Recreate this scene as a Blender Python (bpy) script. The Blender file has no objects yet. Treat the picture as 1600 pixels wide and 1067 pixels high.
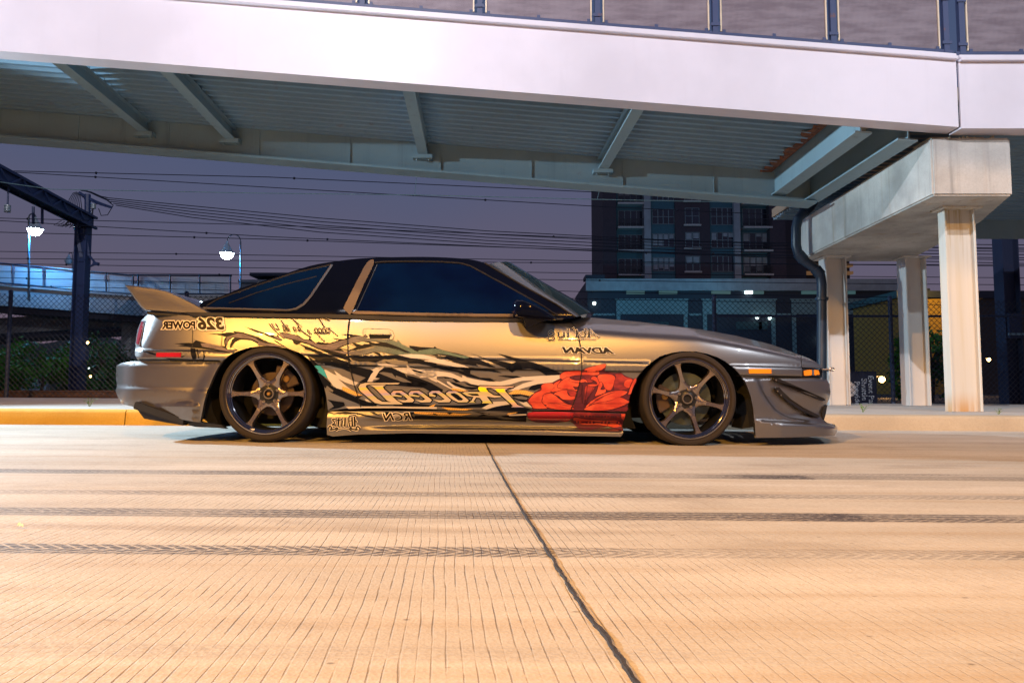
import bpy, bmesh, math, random
from math import sin, cos, tan, pi, radians, sqrt, atan2
from mathutils import Vector, Matrix
from mathutils.geometry import delaunay_2d_cdt

random.seed(7)
SC = bpy.context.scene
COL = SC.collection

# ---------------------------------------------------------------- camera
F = 1138.0                      # focal length in photo pixels (photo 1600 x 1067)
PITCH = math.atan(76.6 / F)
CAMZ = 0.327
cam_d = bpy.data.cameras.new('camera')
cam_d.sensor_width = 36.0
cam_d.lens = F / 1600 * 36.0
cam_d.clip_start = 0.05
cam_d.clip_end = 3000
cam = bpy.data.objects.new('camera', cam_d)
COL.objects.link(cam)
cam.location = (0, 0, CAMZ)
cam.rotation_euler = (pi / 2 + PITCH, 0, 0)
SC.camera = cam

# ---------------------------------------------------------------- exposure
SC.view_settings.view_transform = 'Standard'
SC.view_settings.look = 'None'
SC.view_settings.exposure = 0.0
SC.view_settings.gamma = 1.0
SC.view_settings.use_curve_mapping = False

# ---------------------------------------------------------------- night sky (city glow)
W = bpy.data.worlds.new('World')
SC.world = W
W.use_nodes = True
wt = W.node_tree
wt.nodes.clear()
w_out = wt.nodes.new('ShaderNodeOutputWorld')
w_bg = wt.nodes.new('ShaderNodeBackground')
w_tc = wt.nodes.new('ShaderNodeTexCoord')
w_sep = wt.nodes.new('ShaderNodeSeparateXYZ')
w_ramp = wt.nodes.new('ShaderNodeValToRGB')
w_noise = wt.nodes.new('ShaderNodeTexNoise')
w_noise.inputs['Scale'].default_value = 2.2
w_noise.inputs['Detail'].default_value = 3
w_mul = wt.nodes.new('ShaderNodeMath'); w_mul.operation = 'MULTIPLY_ADD'
w_mul.inputs[1].default_value = 0.17
cr = w_ramp.color_ramp
cr.elements[0].position = 0.075
cr.elements[0].color = (0.125, 0.082, 0.105, 1)
cr.elements[1].position = 1.0
cr.elements[1].color = (0.028, 0.048, 0.105, 1)
e = cr.elements.new(0.20); e.color = (0.094, 0.078, 0.116, 1)
e = cr.elements.new(0.42); e.color = (0.052, 0.072, 0.138, 1)
wt.links.new(w_tc.outputs['Generated'], w_sep.inputs[0])
wt.links.new(w_tc.outputs['Generated'], w_noise.inputs['Vector'])
wt.links.new(w_noise.outputs['Fac'], w_mul.inputs[0])
wt.links.new(w_sep.outputs['Z'], w_mul.inputs[2])
wt.links.new(w_mul.outputs[0], w_ramp.inputs['Fac'])
wt.links.new(w_ramp.outputs['Color'], w_bg.inputs['Color'])
w_bg.inputs['Strength'].default_value = 1.35
wt.links.new(w_bg.outputs[0], w_out.inputs['Surface'])

# weak moon / sky glow, from the left and a little behind the car
sun_d = bpy.data.lights.new('moon', 'SUN')
sun_d.energy = 0.15
sun_d.color = (0.65, 0.82, 1.0)
sun_d.angle = radians(2)
sun = bpy.data.objects.new('moon', sun_d)
COL.objects.link(sun)
sun.rotation_euler = Vector((0.8, -0.35, -0.75)).to_track_quat('-Z', 'Y').to_euler()

# street lamp settings: the lamps themselves are built further down
LAMP_SODIUM = dict(pos=((-4.9, -4.0, 6.0), (1.3, -4.2, 6.0)), power=(5900, 3000), color=(1.0, 0.455, 0.07))
LAMP_RAMP = dict(pos=(-8.6, 6.95, 3.75), power=7600, color=(0.60, 0.80, 0.92))
LAMP_FLOOD = dict(pos=(-4.2, -7.0, 10.5), power=11800, color=(0.96, 0.92, 0.98))
LAMP_COOL = dict(pos=(7.2, -1.2, 6.2), power=1350, color=(0.86, 0.93, 1.0))
LAMP_STAR = dict(power=850, color=(0.01, 0.36, 1.0))

# ---------------------------------------------------------------- measuring helpers
def at(px, py, Y):
    """the point of the plane y = Y seen at photo pixel (px, py)"""
    u = (px - 800.0) / F
    v = (533.5 - py) / F
    dy = cos(PITCH) - v * sin(PITCH)
    dz = sin(PITCH) + v * cos(PITCH)
    t = Y / dy
    return Vector((u * t, Y, CAMZ + dz * t))

def zg(x):
    """the road falls gently to the right"""
    return -0.0068 * x

def onroad(px, py, dz=0.0):
    u = (px - 800.0) / F
    v = (533.5 - py) / F
    dy = cos(PITCH) - v * sin(PITCH)
    dz_ = sin(PITCH) + v * cos(PITCH)
    t = (dz - CAMZ) / (dz_ + 0.0068 * u)
    return Vector((u * t, dy * t, CAMZ + dz_ * t))

def lerp(a, b, t): return a + (b - a) * t
def clamp(v, a=0.0, b=1.0): return max(a, min(b, v))
def sstep(a, b, v):
    t = clamp((v - a) / (b - a)); return t * t * (3 - 2 * t)
def interp(pts, x):
    if x <= pts[0][0]: return pts[0][1]
    for (x0, y0), (x1, y1) in zip(pts, pts[1:]):
        if x <= x1: return lerp(y0, y1, (x - x0) / (x1 - x0))
    return pts[-1][1]

# ---------------------------------------------------------------- objects
def empty(name, loc=(0, 0, 0), rz=0.0):
    o = bpy.data.objects.new(name, None)
    COL.objects.link(o); o.location = loc; o.rotation_euler.z = rz
    o.empty_display_size = 0.1
    return o
def tag(o, label=None, cat=None, group=None, kind=None):
    if label: o['label'] = label
    if cat: o['category'] = cat
    if group: o['group'] = group
    if kind: o['kind'] = kind
    return o
def thing(name, label, cat, loc=(0, 0, 0), group=None):
    return tag(empty(name, loc), label, cat, group)
def children(o):
    return [c for c in bpy.data.objects if c.parent == o]
def wloc(o):
    v = Vector((0, 0, 0))
    while o is not None:
        v += Vector(o.location); o = o.parent
    return v

class MB:
    """collects world-space geometry for one mesh object"""
    def __init__(s): s.v = []; s.f = []; s.m = []
    def add(s, vs, fs, mi=0):
        b = len(s.v); s.v += [tuple(p) for p in vs]
        s.f += [tuple(b + i for i in f) for f in fs]; s.m += [mi] * len(fs)
        return s
    def box(s, a, b, mi=0):
        x0, y0, z0 = a; x1, y1, z1 = b
        vs = [(x0,y0,z0),(x1,y0,z0),(x1,y1,z0),(x0,y1,z0),(x0,y0,z1),(x1,y0,z1),(x1,y1,z1),(x0,y1,z1)]
        return s.add(vs, [(0,3,2,1),(4,5,6,7),(0,1,5,4),(1,2,6,5),(2,3,7,6),(3,0,4,7)], mi)
    def hexa(s, vs, mi=0):
        return s.add(vs, [(0,3,2,1),(4,5,6,7),(0,1,5,4),(1,2,6,5),(2,3,7,6),(3,0,4,7)], mi)
    def prism(s, poly, vec, mi=0):
        """planar polygon (3-D points) extruded by vec"""
        n = len(poly); vec = Vector(vec)
        vs = [Vector(p) for p in poly] + [Vector(p) + vec for p in poly]
        fs = [tuple(range(n))[::-1], tuple(range(n, 2 * n))]
        fs += [(i, (i + 1) % n, n + (i + 1) % n, n + i) for i in range(n)]
        return s.add(vs, fs, mi)
    def bar(s, p, q, w, h=None, up=(0, 0, 1), mi=0):
        """rectangular bar from p to q"""
        p = Vector(p); q = Vector(q); d = (q - p).normalized(); h = h or w
        up = Vector(up)
        if abs(d.dot(up)) > 0.99: up = Vector((0, 1, 0))
        a = d.cross(up).normalized() * w / 2; b = a.cross(d).normalized() * h / 2
        vs = [p - a - b, p + a - b, p + a + b, p - a + b, q - a - b, q + a - b, q + a + b, q - a + b]
        return s.hexa(vs, mi)
    def tube(s, pts, r, n=8, mi=0, cap=True, closed=False):
        pts = [Vector(p) for p in pts]; m = len(pts); rr = r if isinstance(r, (list, tuple)) else [r] * m
        vs = []; a = None
        for i, p in enumerate(pts):
            d = (pts[(i + 1) % m if closed else min(i + 1, m - 1)] - pts[(i - 1) % m if closed else max(i - 1, 0)]).normalized()
            if a is None:
                u = Vector((0, 0, 1)) if abs(d.z) < 0.9 else Vector((1, 0, 0))
                a = d.cross(u).normalized()
            a = (a - d * a.dot(d)).normalized(); b = d.cross(a)
            vs += [p + (a * cos(2 * pi * k / n) + b * sin(2 * pi * k / n)) * rr[i] for k in range(n)]
        fs = []
        for i in range(m if closed else m - 1):
            j = (i + 1) % m
            fs += [(i * n + k, i * n + (k + 1) % n, j * n + (k + 1) % n, j * n + k) for k in range(n)]
        if cap and not closed:
            fs += [tuple(range(n))[::-1], tuple((m - 1) * n + k for k in range(n))]
        return s.add(vs, fs, mi)
    def lathe(s, prof, c, axis=(0, 1, 0), n=48, mi=0, closed=True):
        """profile of (radius, offset along axis), spun about the axis through c"""
        ax = Vector(axis).normalized(); u = Vector((0, 0, 1)) if abs(ax.z) < 0.9 else Vector((1, 0, 0))
        a = ax.cross(u).normalized(); b = ax.cross(a); c = Vector(c); m = len(prof)
        vs = [c + ax * h + (a * cos(2 * pi * k / n) + b * sin(2 * pi * k / n)) * r for r, h in prof for k in range(n)]
        fs = []
        for i in range(m if closed else m - 1):
            j = (i + 1) % m
            fs += [(i * n + k, j * n + k, j * n + (k + 1) % n, i * n + (k + 1) % n) for k in range(n)]
        return s.add(vs, fs, mi)
    def ball(s, c, r, n=10, m=6, mi=0, sz=(1, 1, 1)):
        c = Vector(c); vs = []; fs = []
        for i in range(m + 1):
            th = pi * i / m
            vs += [c + Vector((sin(th) * cos(2*pi*k/n) * sz[0], sin(th) * sin(2*pi*k/n) * sz[1], cos(th) * sz[2])) * r for k in range(n)]
        for i in range(m):
            fs += [(i*n+k, (i+1)*n+k, (i+1)*n+(k+1) % n, i*n+(k+1) % n) for k in range(n)]
        return s.add(vs, fs, mi)
    def build(s, name, mat, parent=None, smooth=None, bevel=0.0, recalc=True):
        me = bpy.data.meshes.new(name)
        off = wloc(parent) if parent else Vector((0, 0, 0))
        me.from_pydata([(x - off.x, y - off.y, z - off.z) for x, y, z in s.v], [], s.f)
        for mm in (mat if isinstance(mat, (list, tuple)) else [mat]): me.materials.append(mm)
        if any(s.m): me.polygons.foreach_set('material_index', s.m)
        bm = bmesh.new(); bm.from_mesh(me)
        bmesh.ops.remove_doubles(bm, verts=bm.verts, dist=1e-5)
        if recalc: bmesh.ops.recalc_face_normals(bm, faces=bm.faces)
        if bevel:
            es = [e for e in bm.edges if len(e.link_faces) == 2 and e.calc_face_angle(0) > 0.5]
            bmesh.ops.bevel(bm, geom=es, offset=bevel, segments=2, affect='EDGES', clamp_overlap=True)
        bm.to_mesh(me); bm.free()
        if smooth is not None:
            me.polygons.foreach_set('use_smooth', [True] * len(me.polygons))
            me.set_sharp_from_angle(angle=radians(smooth))
        me.update()
        o = bpy.data.objects.new(name, me); COL.objects.link(o)
        if parent: o.parent = parent
        return o
def struct(o): o['kind'] = 'structure'; return o

def copy_tree(o, parent=None, delta=(0, 0, 0)):
    c = o.copy(); COL.objects.link(c); c.parent = parent
    if parent is None: c.location = Vector(o.location) + Vector(delta)
    for ch in children(o): copy_tree(ch, c)
    return c

# ---------------------------------------------------------------- materials
class NT:
    """small node-graph writer"""
    def __init__(s, name):
        s.m = bpy.data.materials.new(name); s.m.use_nodes = True
        s.t = s.m.node_tree; s.t.nodes.clear()
        s.out = s.t.nodes.new('ShaderNodeOutputMaterial')
        s.b = s.t.nodes.new('ShaderNodeBsdfPrincipled')
        s.t.links.new(s.b.outputs[0], s.out.inputs['Surface'])
    def n(s, kind, **kw):
        nd = s.t.nodes.new('ShaderNode' + kind)
        for k, v in kw.items(): setattr(nd, k, v)
        return nd
    def put(s, sock, v):
        if isinstance(v, bpy.types.NodeSocket): s.t.links.new(v, sock)
        elif isinstance(v, (tuple, list)) and sock.type == 'RGBA': sock.default_value = (*v[:3], 1)
        else: sock.default_value = v
    def math(s, op, a, b=0.0, c=0.0):
        nd = s.n('Math', operation=op)
        s.put(nd.inputs[0], a); s.put(nd.inputs[1], b); s.put(nd.inputs[2], c)
        return nd.outputs[0]
    def pos(s):
        return s.n('NewGeometry').outputs['Position']
    def obj(s):
        return s.n('TexCoord').outputs['Object']
    def xyz(s, v):
        nd = s.n('SeparateXYZ'); s.put(nd.inputs[0], v); return nd.outputs
    def mapv(s, v, scale=(1, 1, 1), loc=(0, 0, 0), rot=(0, 0, 0)):
        nd = s.n('Mapping'); s.put(nd.inputs[0], v)
        nd.inputs['Scale'].default_value = scale; nd.inputs['Location'].default_value = loc; nd.inputs['Rotation'].default_value = rot
        return nd.outputs[0]
    def noise(s, v, scale, detail=4.0, rough=0.55):
        nd = s.n('TexNoise'); s.put(nd.inputs['Vector'], v)
        nd.inputs['Scale'].default_value = scale; nd.inputs['Detail'].default_value = detail; nd.inputs['Roughness'].default_value = rough
        return nd.outputs['Fac']
    def vor(s, v, scale, feature='F1', out='Distance'):
        nd = s.n('TexVoronoi', feature=feature); s.put(nd.inputs['Vector'], v); nd.inputs['Scale'].default_value = scale
        return nd.outputs[out]
    def ss(s, v, a, b, lo=0.0, hi=1.0):
        nd = s.n('MapRange', interpolation_type='SMOOTHSTEP'); s.put(nd.inputs[0], v)
        for i, q in zip((1, 2, 3, 4), (a, b, lo, hi)): s.put(nd.inputs[i], q)
        return nd.outputs[0]
    def mix(s, f, a, b):
        nd = s.n('Mix', data_type='RGBA'); s.put(nd.inputs[0], f); s.put(nd.inputs[6], a); s.put(nd.inputs[7], b)
        return nd.outputs[2]
    def ramp(s, f, stops):
        nd = s.n('ValToRGB'); s.put(nd.inputs[0], f); c = nd.color_ramp
        while len(c.elements) < len(stops): c.elements.new(0.5)
        for el, (p, col) in zip(c.elements, stops): el.position = p; el.color = (*col, 1)
        return nd.outputs[0]
    def bump(s, h, strength=0.3, dist=0.01):
        nd = s.n('Bump'); s.put(nd.inputs['Height'], h); nd.inputs['Strength'].default_value = strength; nd.inputs['Distance'].default_value = dist
        s.t.links.new(nd.outputs[0], s.b.inputs['Normal'])
    def set(s, **kw):
        names = dict(color='Base Color', rough='Roughness', metal='Metallic', coat='Coat Weight', coat_rough='Coat Roughness',
                     spec='Specular IOR Level', emit='Emission Color', estr='Emission Strength', alpha='Alpha', trans='Transmission Weight')
        for k, v in kw.items(): s.put(s.b.inputs[names[k]], v)
        return s.m

def plain(name, col, rough=0.5, metal=0.0, coat=0.0, var=0.12, scale=6.0, spec=0.5, bump=0.0):
    n = NT(name); p = n.obj()
    f = n.noise(p, scale, 5)
    dark = tuple(c * (1 - var) for c in col); lite = tuple(min(1, c * (1 + var)) for c in col)
    n.set(color=n.mix(n.ss(f, 0.3, 0.7), dark, lite), rough=n.ss(f, 0.2, 0.8, rough * 0.88, min(1, rough * 1.12)), metal=metal, coat=coat, coat_rough=0.04, spec=spec)
    if bump: n.bump(n.noise(p, scale * 12, 4), bump, 0.004)
    return n.m
def glow(name, col, strength):
    n = NT(name); n.set(color=(0.02, 0.02, 0.02), emit=col, estr=strength, rough=0.4); return n.m

def concrete(name, col, stain=0.35, streak=True, rust=0.0):
    n = NT(name); p = n.pos()
    big = n.noise(p, 1.3, 5); fine = n.noise(p, 60, 4); pits = n.ss(n.vor(p, 38), 0.05, 0.16)
    c = n.mix(n.ss(big, 0.3, 0.72), tuple(x * (1 - stain * 0.6) for x in col), tuple(min(1, x * 1.08) for x in col))
    if streak:
        st = n.noise(n.mapv(p, (9, 9, 0.35)), 1.0, 6, 0.65)
        c = n.mix(n.ss(st, 0.52, 0.78, 0, stain), c, tuple(x * 0.32 for x in col))
    if rust:
        st2 = n.noise(n.mapv(p, (5, 5, 0.22), (3, 1, 0)), 1.0, 5, 0.6)
        c = n.mix(n.ss(st2, 0.56, 0.74, 0, rust), c, (0.30, 0.17, 0.05))
    c = n.mix(n.ss(fine, 0.35, 0.75, 0, 0.25), c, tuple(x * 0.6 for x in col))
    c = n.mix(n.math('MULTIPLY', n.math('SUBTRACT', 1.0, pits), 0.35), c, tuple(x * 0.35 for x in col))
    n.set(color=c, rough=n.ss(fine, 0.2, 0.8, 0.75, 0.95), spec=0.3)
    n.bump(n.math('ADD', n.math('MULTIPLY', fine, 0.5), n.math('MULTIPLY', pits, 0.5)), 0.35, 0.004)
    return n.m

def painted_steel(name, col, rough=0.45, dirt=0.25, rust=0.0):
    n = NT(name); p = n.pos()
    big = n.noise(p, 0.9, 5); st = n.noise(n.mapv(p, (7, 7, 0.5)), 1.0, 6, 0.65)
    c = n.mix(n.ss(big, 0.3, 0.75), tuple(x * 0.9 for x in col), tuple(min(1, x * 1.05) for x in col))
    c = n.mix(n.ss(st, 0.54, 0.8, 0, dirt), c, tuple(x * 0.4 for x in col))
    if rust:
        r = n.noise(p, 7, 6, 0.7); c = n.mix(n.ss(r, 0.60, 0.70, 0, rust), c, (0.16, 0.055, 0.02))
    n.set(color=c, rough=n.ss(big, 0.2, 0.8, rust * 0.2 + rough * 0.85, min(1, rough * 1.2)), spec=0.4)
    n.bump(n.noise(p, 25, 3), 0.08, 0.003)
    return n.m
# ================================================================ GROUND
KY0 = 6.42           # face of the kerb
def road_material():
    n = NT('grooved_road_concrete'); p = n.pos(); x, y, z = n.xyz(p)[0], n.xyz(p)[1], None
    wob = n.noise(n.mapv(p, (1.1, 0.7, 1)), 1.0, 2)
    s = n.math('ADD', n.math('ADD', x, n.math('MULTIPLY', y, 0.09)), n.math('MULTIPLY', wob, 0.045))
    jit = n.noise(n.mapv(p, (30, 2.5, 1)), 1.0, 2)
    s2 = n.math('ADD', s, n.math('MULTIPLY', jit, 0.012))
    fr = n.math('ABSOLUTE', n.math('SUBTRACT', n.math('FRACT', n.math('DIVIDE', s2, 0.0185)), 0.5))
    groove = n.ss(fr, 0.015, 0.095, 1, 0)
    patch = n.noise(n.mapv(p, (2.0, 4.0, 1), (2, 7, 0)), 1.0, 4)
    brk = n.noise(n.mapv(p, (50, 9, 1)), 1.0, 3)
    right = n.ss(n.math('ADD', x, n.math('MULTIPLY', y, 0.02)), 0.0, 0.6, 1.0, 0.45)
    gv = n.math('MULTIPLY', n.math('MULTIPLY', groove, n.ss(patch, 0.30, 0.62, 0.25, 1.0)), n.math('MULTIPLY', right, n.ss(brk, 0.36, 0.6, 0.1, 1)))
    base_n = n.noise(n.mapv(p, (0.6, 2.2, 1)), 1.0, 6, 0.6); fine = n.noise(p, 90, 4, 0.6); grit = n.vor(p, 170)
    c = n.mix(n.ss(base_n, 0.28, 0.72), (0.365, 0.342, 0.305), (0.50, 0.475, 0.435))
    c = n.mix(n.ss(fine, 0.35, 0.8, 0, 0.35), c, (0.27, 0.23, 0.19))
    lng = n.noise(n.mapv(p, (0.35, 9, 1)), 1.0, 5, 0.6)
    c = n.mix(n.ss(lng, 0.46, 0.72, 0, 0.5), c, (0.32, 0.25, 0.17))
    blot = n.noise(n.mapv(p, (1.2, 2.6, 1), (5, 1, 0)), 1.0, 6, .65)
    c = n.mix(n.ss(blot, .52, .70, 0, .5), c, (0.25, 0.215, 0.18))
    spk = n.vor(n.mapv(p, (9, 14, 1)), 1.0)
    c = n.mix(n.ss(spk, .02, .07, .7, 0), c, (0.10, 0.08, 0.06))
    c = n.mix(n.math('MULTIPLY', gv, 0.6), c, (0.075, 0.052, 0.035))
    # tyre marks: bands along the road with a tread pattern
    tot = None
    wav = n.noise(n.mapv(p, (0.35, 0.0, 0.0)), 1.0, 2)
    yy = n.math('ADD', y, n.math('MULTIPLY', n.math('SUBTRACT', wav, 0.5), 0.10))
    for (yc, w, k, ph, ln, tread, slope, xa, xb) in ((2.86, 0.08, 0.85, 0.0, 0.9, 0, .012, .55, 1.12), (2.93, 0.04, 0.7, 0.7, 0.9, 1, -.02, 0, 0), (2.32, 0.055, 0.85, 1.3, 0.6, 1, -.004, 0, 0), (1.945, 0.07, 0.95, 2.1, 0.8, 0, .006, .45, .90),
                               (1.505, 0.05, 0.95, 3.0, 0.7, 1, .003, 0, 0), (1.72, 0.03, 0.14, 4, 0.5, 0, .02, 0, 0), (0.93, 0.03, 0.2, 5, 0.8, 0, .01, 0, 0), (2.58, 0.05, 0.12, 6, 0.8, 0, -.015, 0, 0)):
        d = n.math('ABSOLUTE', n.math('SUBTRACT', n.math('ADD', yy, n.math('MULTIPLY', x, slope)), yc))
        dd = n.math('ADD', d, n.math('MULTIPLY', n.math('SUBTRACT', fine, 0.5), 0.045))
        b = n.ss(dd, w * 0.7, w * 1.05, 1, 0)
        skew = n.math('MULTIPLY_ADD', d, 1.3, n.math('ADD', n.math('ADD', x, ph), n.math('MULTIPLY', fine, .012)))
        tr = n.math('ABSOLUTE', n.math('SUBTRACT', n.math('FRACT', n.math('DIVIDE', skew, 0.034)), 0.5))
        t1 = n.ss(tr, 0.06, 0.22, 0.15 if tread else 0.55, 1)
        rib = n.ss(n.math('ABSOLUTE', n.math('SUBTRACT', n.math('FRACT', n.math('DIVIDE', d, w * 0.5)), 0.5)), 0.38, 0.46, 1, 0.25)
        along = n.ss(n.noise(n.mapv(p, (ln, 0.2, 1), (ph * 3, ph, 0)), 1.0, 4), 0.36, 0.62, 0.3, 1)
        seg = n.math('MULTIPLY', n.ss(x, xa, xa + .5), n.ss(x, xb, xb + .06, 1, 0)) if xb > xa else 0.0
        v = n.math('MULTIPLY', n.math('MULTIPLY', b, n.math('MAXIMUM', n.math('MULTIPLY', t1, rib), n.math('MULTIPLY', seg, .8))), n.math('MULTIPLY_ADD', seg, .5, n.math('MULTIPLY', along, k)))
        tot = v if tot is None else n.math('MAXIMUM', tot, v)
    tot = n.math('MINIMUM', tot, 1.0)
    rub = n.math('MULTIPLY', tot, n.ss(fine, 0.25, 0.55, 0.45, 1))
    c = n.mix(rub, c, (0.055, 0.05, 0.058))
    spot = n.ss(n.noise(n.mapv(p, (6, 14, 1), (9, 4, 0)), 1.0, 3), 0.70, 0.76, 0, 0.5)
    c = n.mix(spot, c, (0.16, 0.12, 0.09))
    n.set(color=c, rough=n.ss(fine, 0.2, 0.8, 0.6, 0.9), spec=0.35)
    h = n.math('SUBTRACT', n.math('MULTIPLY', fine, 0.35), n.math('MULTIPLY', gv, 1.0))
    n.bump(n.math('ADD', h, n.math('MULTIPLY', grit, 0.3)), 0.55, 0.004)
    return n.m
M_ROAD = road_material()
M_KERB = concrete('kerb_concrete', (0.41, 0.345, 0.25), 0.3, False)
M_KERBY = concrete('yellow_kerb_concrete', (0.50, 0.31, 0.05), 0.3, False)  # yellower base colour for the stones at the left
M_WALK = concrete('sidewalk_concrete', (0.43, 0.42, 0.40), 0.25, False)
M_TAR = plain('joint_sealant_tar', (0.028, 0.026, 0.03), 0.75, var=0.4, scale=30, bump=0.5)
M_DIRT = concrete('trackside_ground', (0.055, 0.052, 0.05), 0.4, False)

def sheet(name, x0, x1, y0, y1, mat, dz, nx=2, ny=2, zf=zg):
    b = MB(); vs = []; fs = []
    for j in range(ny + 1):
        for i in range(nx + 1):
            X = lerp(x0, x1, i / nx); Y = lerp(y0, y1, j / ny); vs.append((X, Y, zf(X) + dz))
    for j in range(ny):
        for i in range(nx):
            a = j * (nx + 1) + i; fs.append((a, a + 1, a + nx + 2, a + nx + 1))
    b.add(vs, fs)
    return struct(b.build(name, mat))
GR = MB().add([(-900, 13.0, 0.02), (900, 13.0, 0.02), (900, 1500, 0.02), (-900, 1500, 0.02)], [(0, 1, 2, 3)])
struct(GR.build('ground', M_DIRT))
road = sheet('road', -40, 40, -14, KY0 + 0.05, M_ROAD, 0.0, 8, 4)

# the sealed joint that crosses the road
jb = MB(); rnd = random.Random(3); L = []; R = []
for i in range(90):
    t = i / 89
    py = lerp(1100, 690, t ** 0.75)
    pxs = [(690, 758), (720, 772), (760, 794), (800, 818), (825, 834), (870, 862), (900, 880), (950, 911), (1000, 951), (1067, 995), (1110, 1024)]
    px = interp(pxs, py)
    c = onroad(px, py, 0.003); w = 0.0020 + 0.0008 * rnd.random() + 0.0005 * sin(i * 0.9)
    j = rnd.uniform(-0.0016, 0.0016)
    L.append(c + Vector((-w + j, 0, 0))); R.append(c + Vector((w + j, 0, 0)))
n_ = len(L); up = Vector((0, 0, 0.0025))
jb.add([p - up * 3 for p in L] + [p + up for p in L] + [p + up for p in R] + [p - up * 3 for p in R],
       [(k * n_ + i, k * n_ + i + 1, (k + 1) * n_ + i + 1, (k + 1) * n_ + i) for k in range(3) for i in range(n_ - 1)])
jb.build('joint_sealant', M_TAR, road)

# kerb stones, each with a rounded top arris
kroot = struct(empty('kerb', (0, KY0, 0)))
M_JOINT = plain('kerb_joint_gap', (0.04, 0.03, 0.025), 0.9)
kx = -12.55
rnd = random.Random(5)
while kx < 13:
    ln = 3.05
    prof = [(0, -0.05), (0.012, 0.105), (0.02, 0.122), (0.036, 0.132), (0.16, 0.136), (0.16, -0.05)]
    x0, x1 = kx + 0.004, kx + ln - 0.004
    dy = rnd.uniform(-0.003, 0.003)
    b = MB(); n0 = len(prof); ns = 6; vs = []
    for i in range(ns + 1):
        X = lerp(x0, x1, i / ns); vs += [(X, KY0 + dy + a, zg(X) + h) for a, h in prof]
    fs = [(i * n0 + k, (i + 1) * n0 + k, (i + 1) * n0 + (k + 1) % n0, i * n0 + (k + 1) % n0) for i in range(ns) for k in range(n0)]
    fs += [tuple(range(n0)), tuple(ns * n0 + k for k in range(n0))[::-1]]
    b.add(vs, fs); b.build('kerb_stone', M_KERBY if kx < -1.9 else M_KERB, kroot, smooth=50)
    kx += ln
# sidewalk slabs
wroot = struct(empty('sidewalk', (0, KY0 + 0.16, 0)))
def zw(X, Y): return zg(X) + 0.132 + 0.004 * (Y - KY0)
kx = -14.6
while kx < 15:
    for (ya, yb) in ((KY0 + 0.163, 9.15), (9.158, 12.1)):
        x0, x1 = kx + 0.004, kx + 1.83 - 0.004
        b = MB().hexa([(x0, ya, zw(x0, ya) - .15), (x1, ya, zw(x1, ya) - .15), (x1, yb, zw(x1, yb) - .15), (x0, yb, zw(x0, yb) - .15),
                       (x0, ya, zw(x0, ya)), (x1, ya, zw(x1, ya)), (x1, yb, zw(x1, yb)), (x0, yb, zw(x0, yb))])
        b.build('sidewalk_slab', M_WALK, wroot)
    kx += 1.83
b = MB().hexa([(-16, KY0 + .1, -.2), (16, KY0 + .1, -.3), (16, 12.09, -.3), (-16, 12.09, -.2),
               (-16, KY0 + .1, zw(-16, 6.5) - .012), (16, KY0 + .1, zw(16, 6.5) - .012), (16, 12.09, zw(16, 12.09) - .012), (-16, 12.09, zw(-16, 12.09) - .012)])
b.build('sidewalk_bed', M_JOINT, wroot)

# small weeds in the sidewalk joints and scraps of litter
M_WEED = plain('weed_leaf', (0.09, 0.16, 0.03), 0.6, var=0.3, scale=40)
M_PAPER = plain('litter_paper', (0.75, 0.74, 0.78), 0.7, var=0.1)
M_PAPERB = plain('litter_blue', (0.03, 0.04, 0.35), 0.5, var=0.3)
def weed(px, py, h, label, seed, Y):
    r = random.Random(seed); c = at(px, py, Y); c.z = zw(c.x, Y)
    w = tag(empty('weed', c), label, 'weed')
    st = MB(); lf = MB()
    for k in range(9):
        a = r.uniform(0, 2 * pi); l = h * r.uniform(0.5, 1.0); out = r.uniform(0.25, 0.9) * h
        p = c + Vector((cos(a) * out * 0.4, sin(a) * out * 0.4, l * 0.6)); q = c + Vector((cos(a) * out, sin(a) * out, l))
        st.tube([c + Vector((cos(a) * .003, sin(a) * .003, -.004)), p, q], [0.0016, 0.0013, 0.0008], 4)
        s = h * 0.16; side = Vector((-sin(a), cos(a), 0.2)) * s
        for cc, d in ((q, (q - p) * 0.6), (p, (p - c) * 0.45 + side * 0.8)):
            lf.add([cc, cc + d * 0.5 + side * 0.6, cc + d, cc + d * 0.5 - side * 0.6], [(0, 1, 2, 3)])
    st.build('stem', M_WEED, w); lf.build('leaves', M_WEED, w)
weed(140, 634, 0.075, 'small pale weed on the sidewalk left of the car', 2, 7.4)
weed(1348, 640, 0.085, 'small green weed on the sidewalk in front of the leftmost white column', 4, 7.3)
weed(1560, 645, 0.05, 'low spreading weed at the kerb right of the front column', 6, 6.9)
def scrap(px, py, w, h, label, mats, seed, lift=0.0):
    r = random.Random(seed); c = onroad(px, py); b = MB()
    k = 6
    pts = [c + Vector((lerp(-w, w, i / k) / 2, r.uniform(-.1, .1) * w, 0.004 + h * r.random())) for i in range(k + 1)]
    vs = pts + [p + Vector((0, (0.18 + .12 * r.random()) * w, 0.004 + h * r.random() * .6)) for p in pts]
    b.add(vs, [(i, i + 1, k + 2 + i, k + 1 + i) for i in range(k)])
    for i in range(k): b.m[i] = i % len(mats)
    tag(b.build('litter', mats, recalc=False), label, 'litter')
scrap(184, 663.5, 0.16, 0.022, 'crumpled blue and white wrapper in the gutter behind the car', [M_PAPERB, M_PAPER], 3)
scrap(252, 664, 0.20, 0.022, 'torn pale wrapper in the gutter under the rear bumper', [M_PAPER, M_KERB], 8)
scrap(31, 826, 0.014, 0.005, 'tiny white paper scrap on the grooved road at far left', [M_PAPER], 5)
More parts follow.
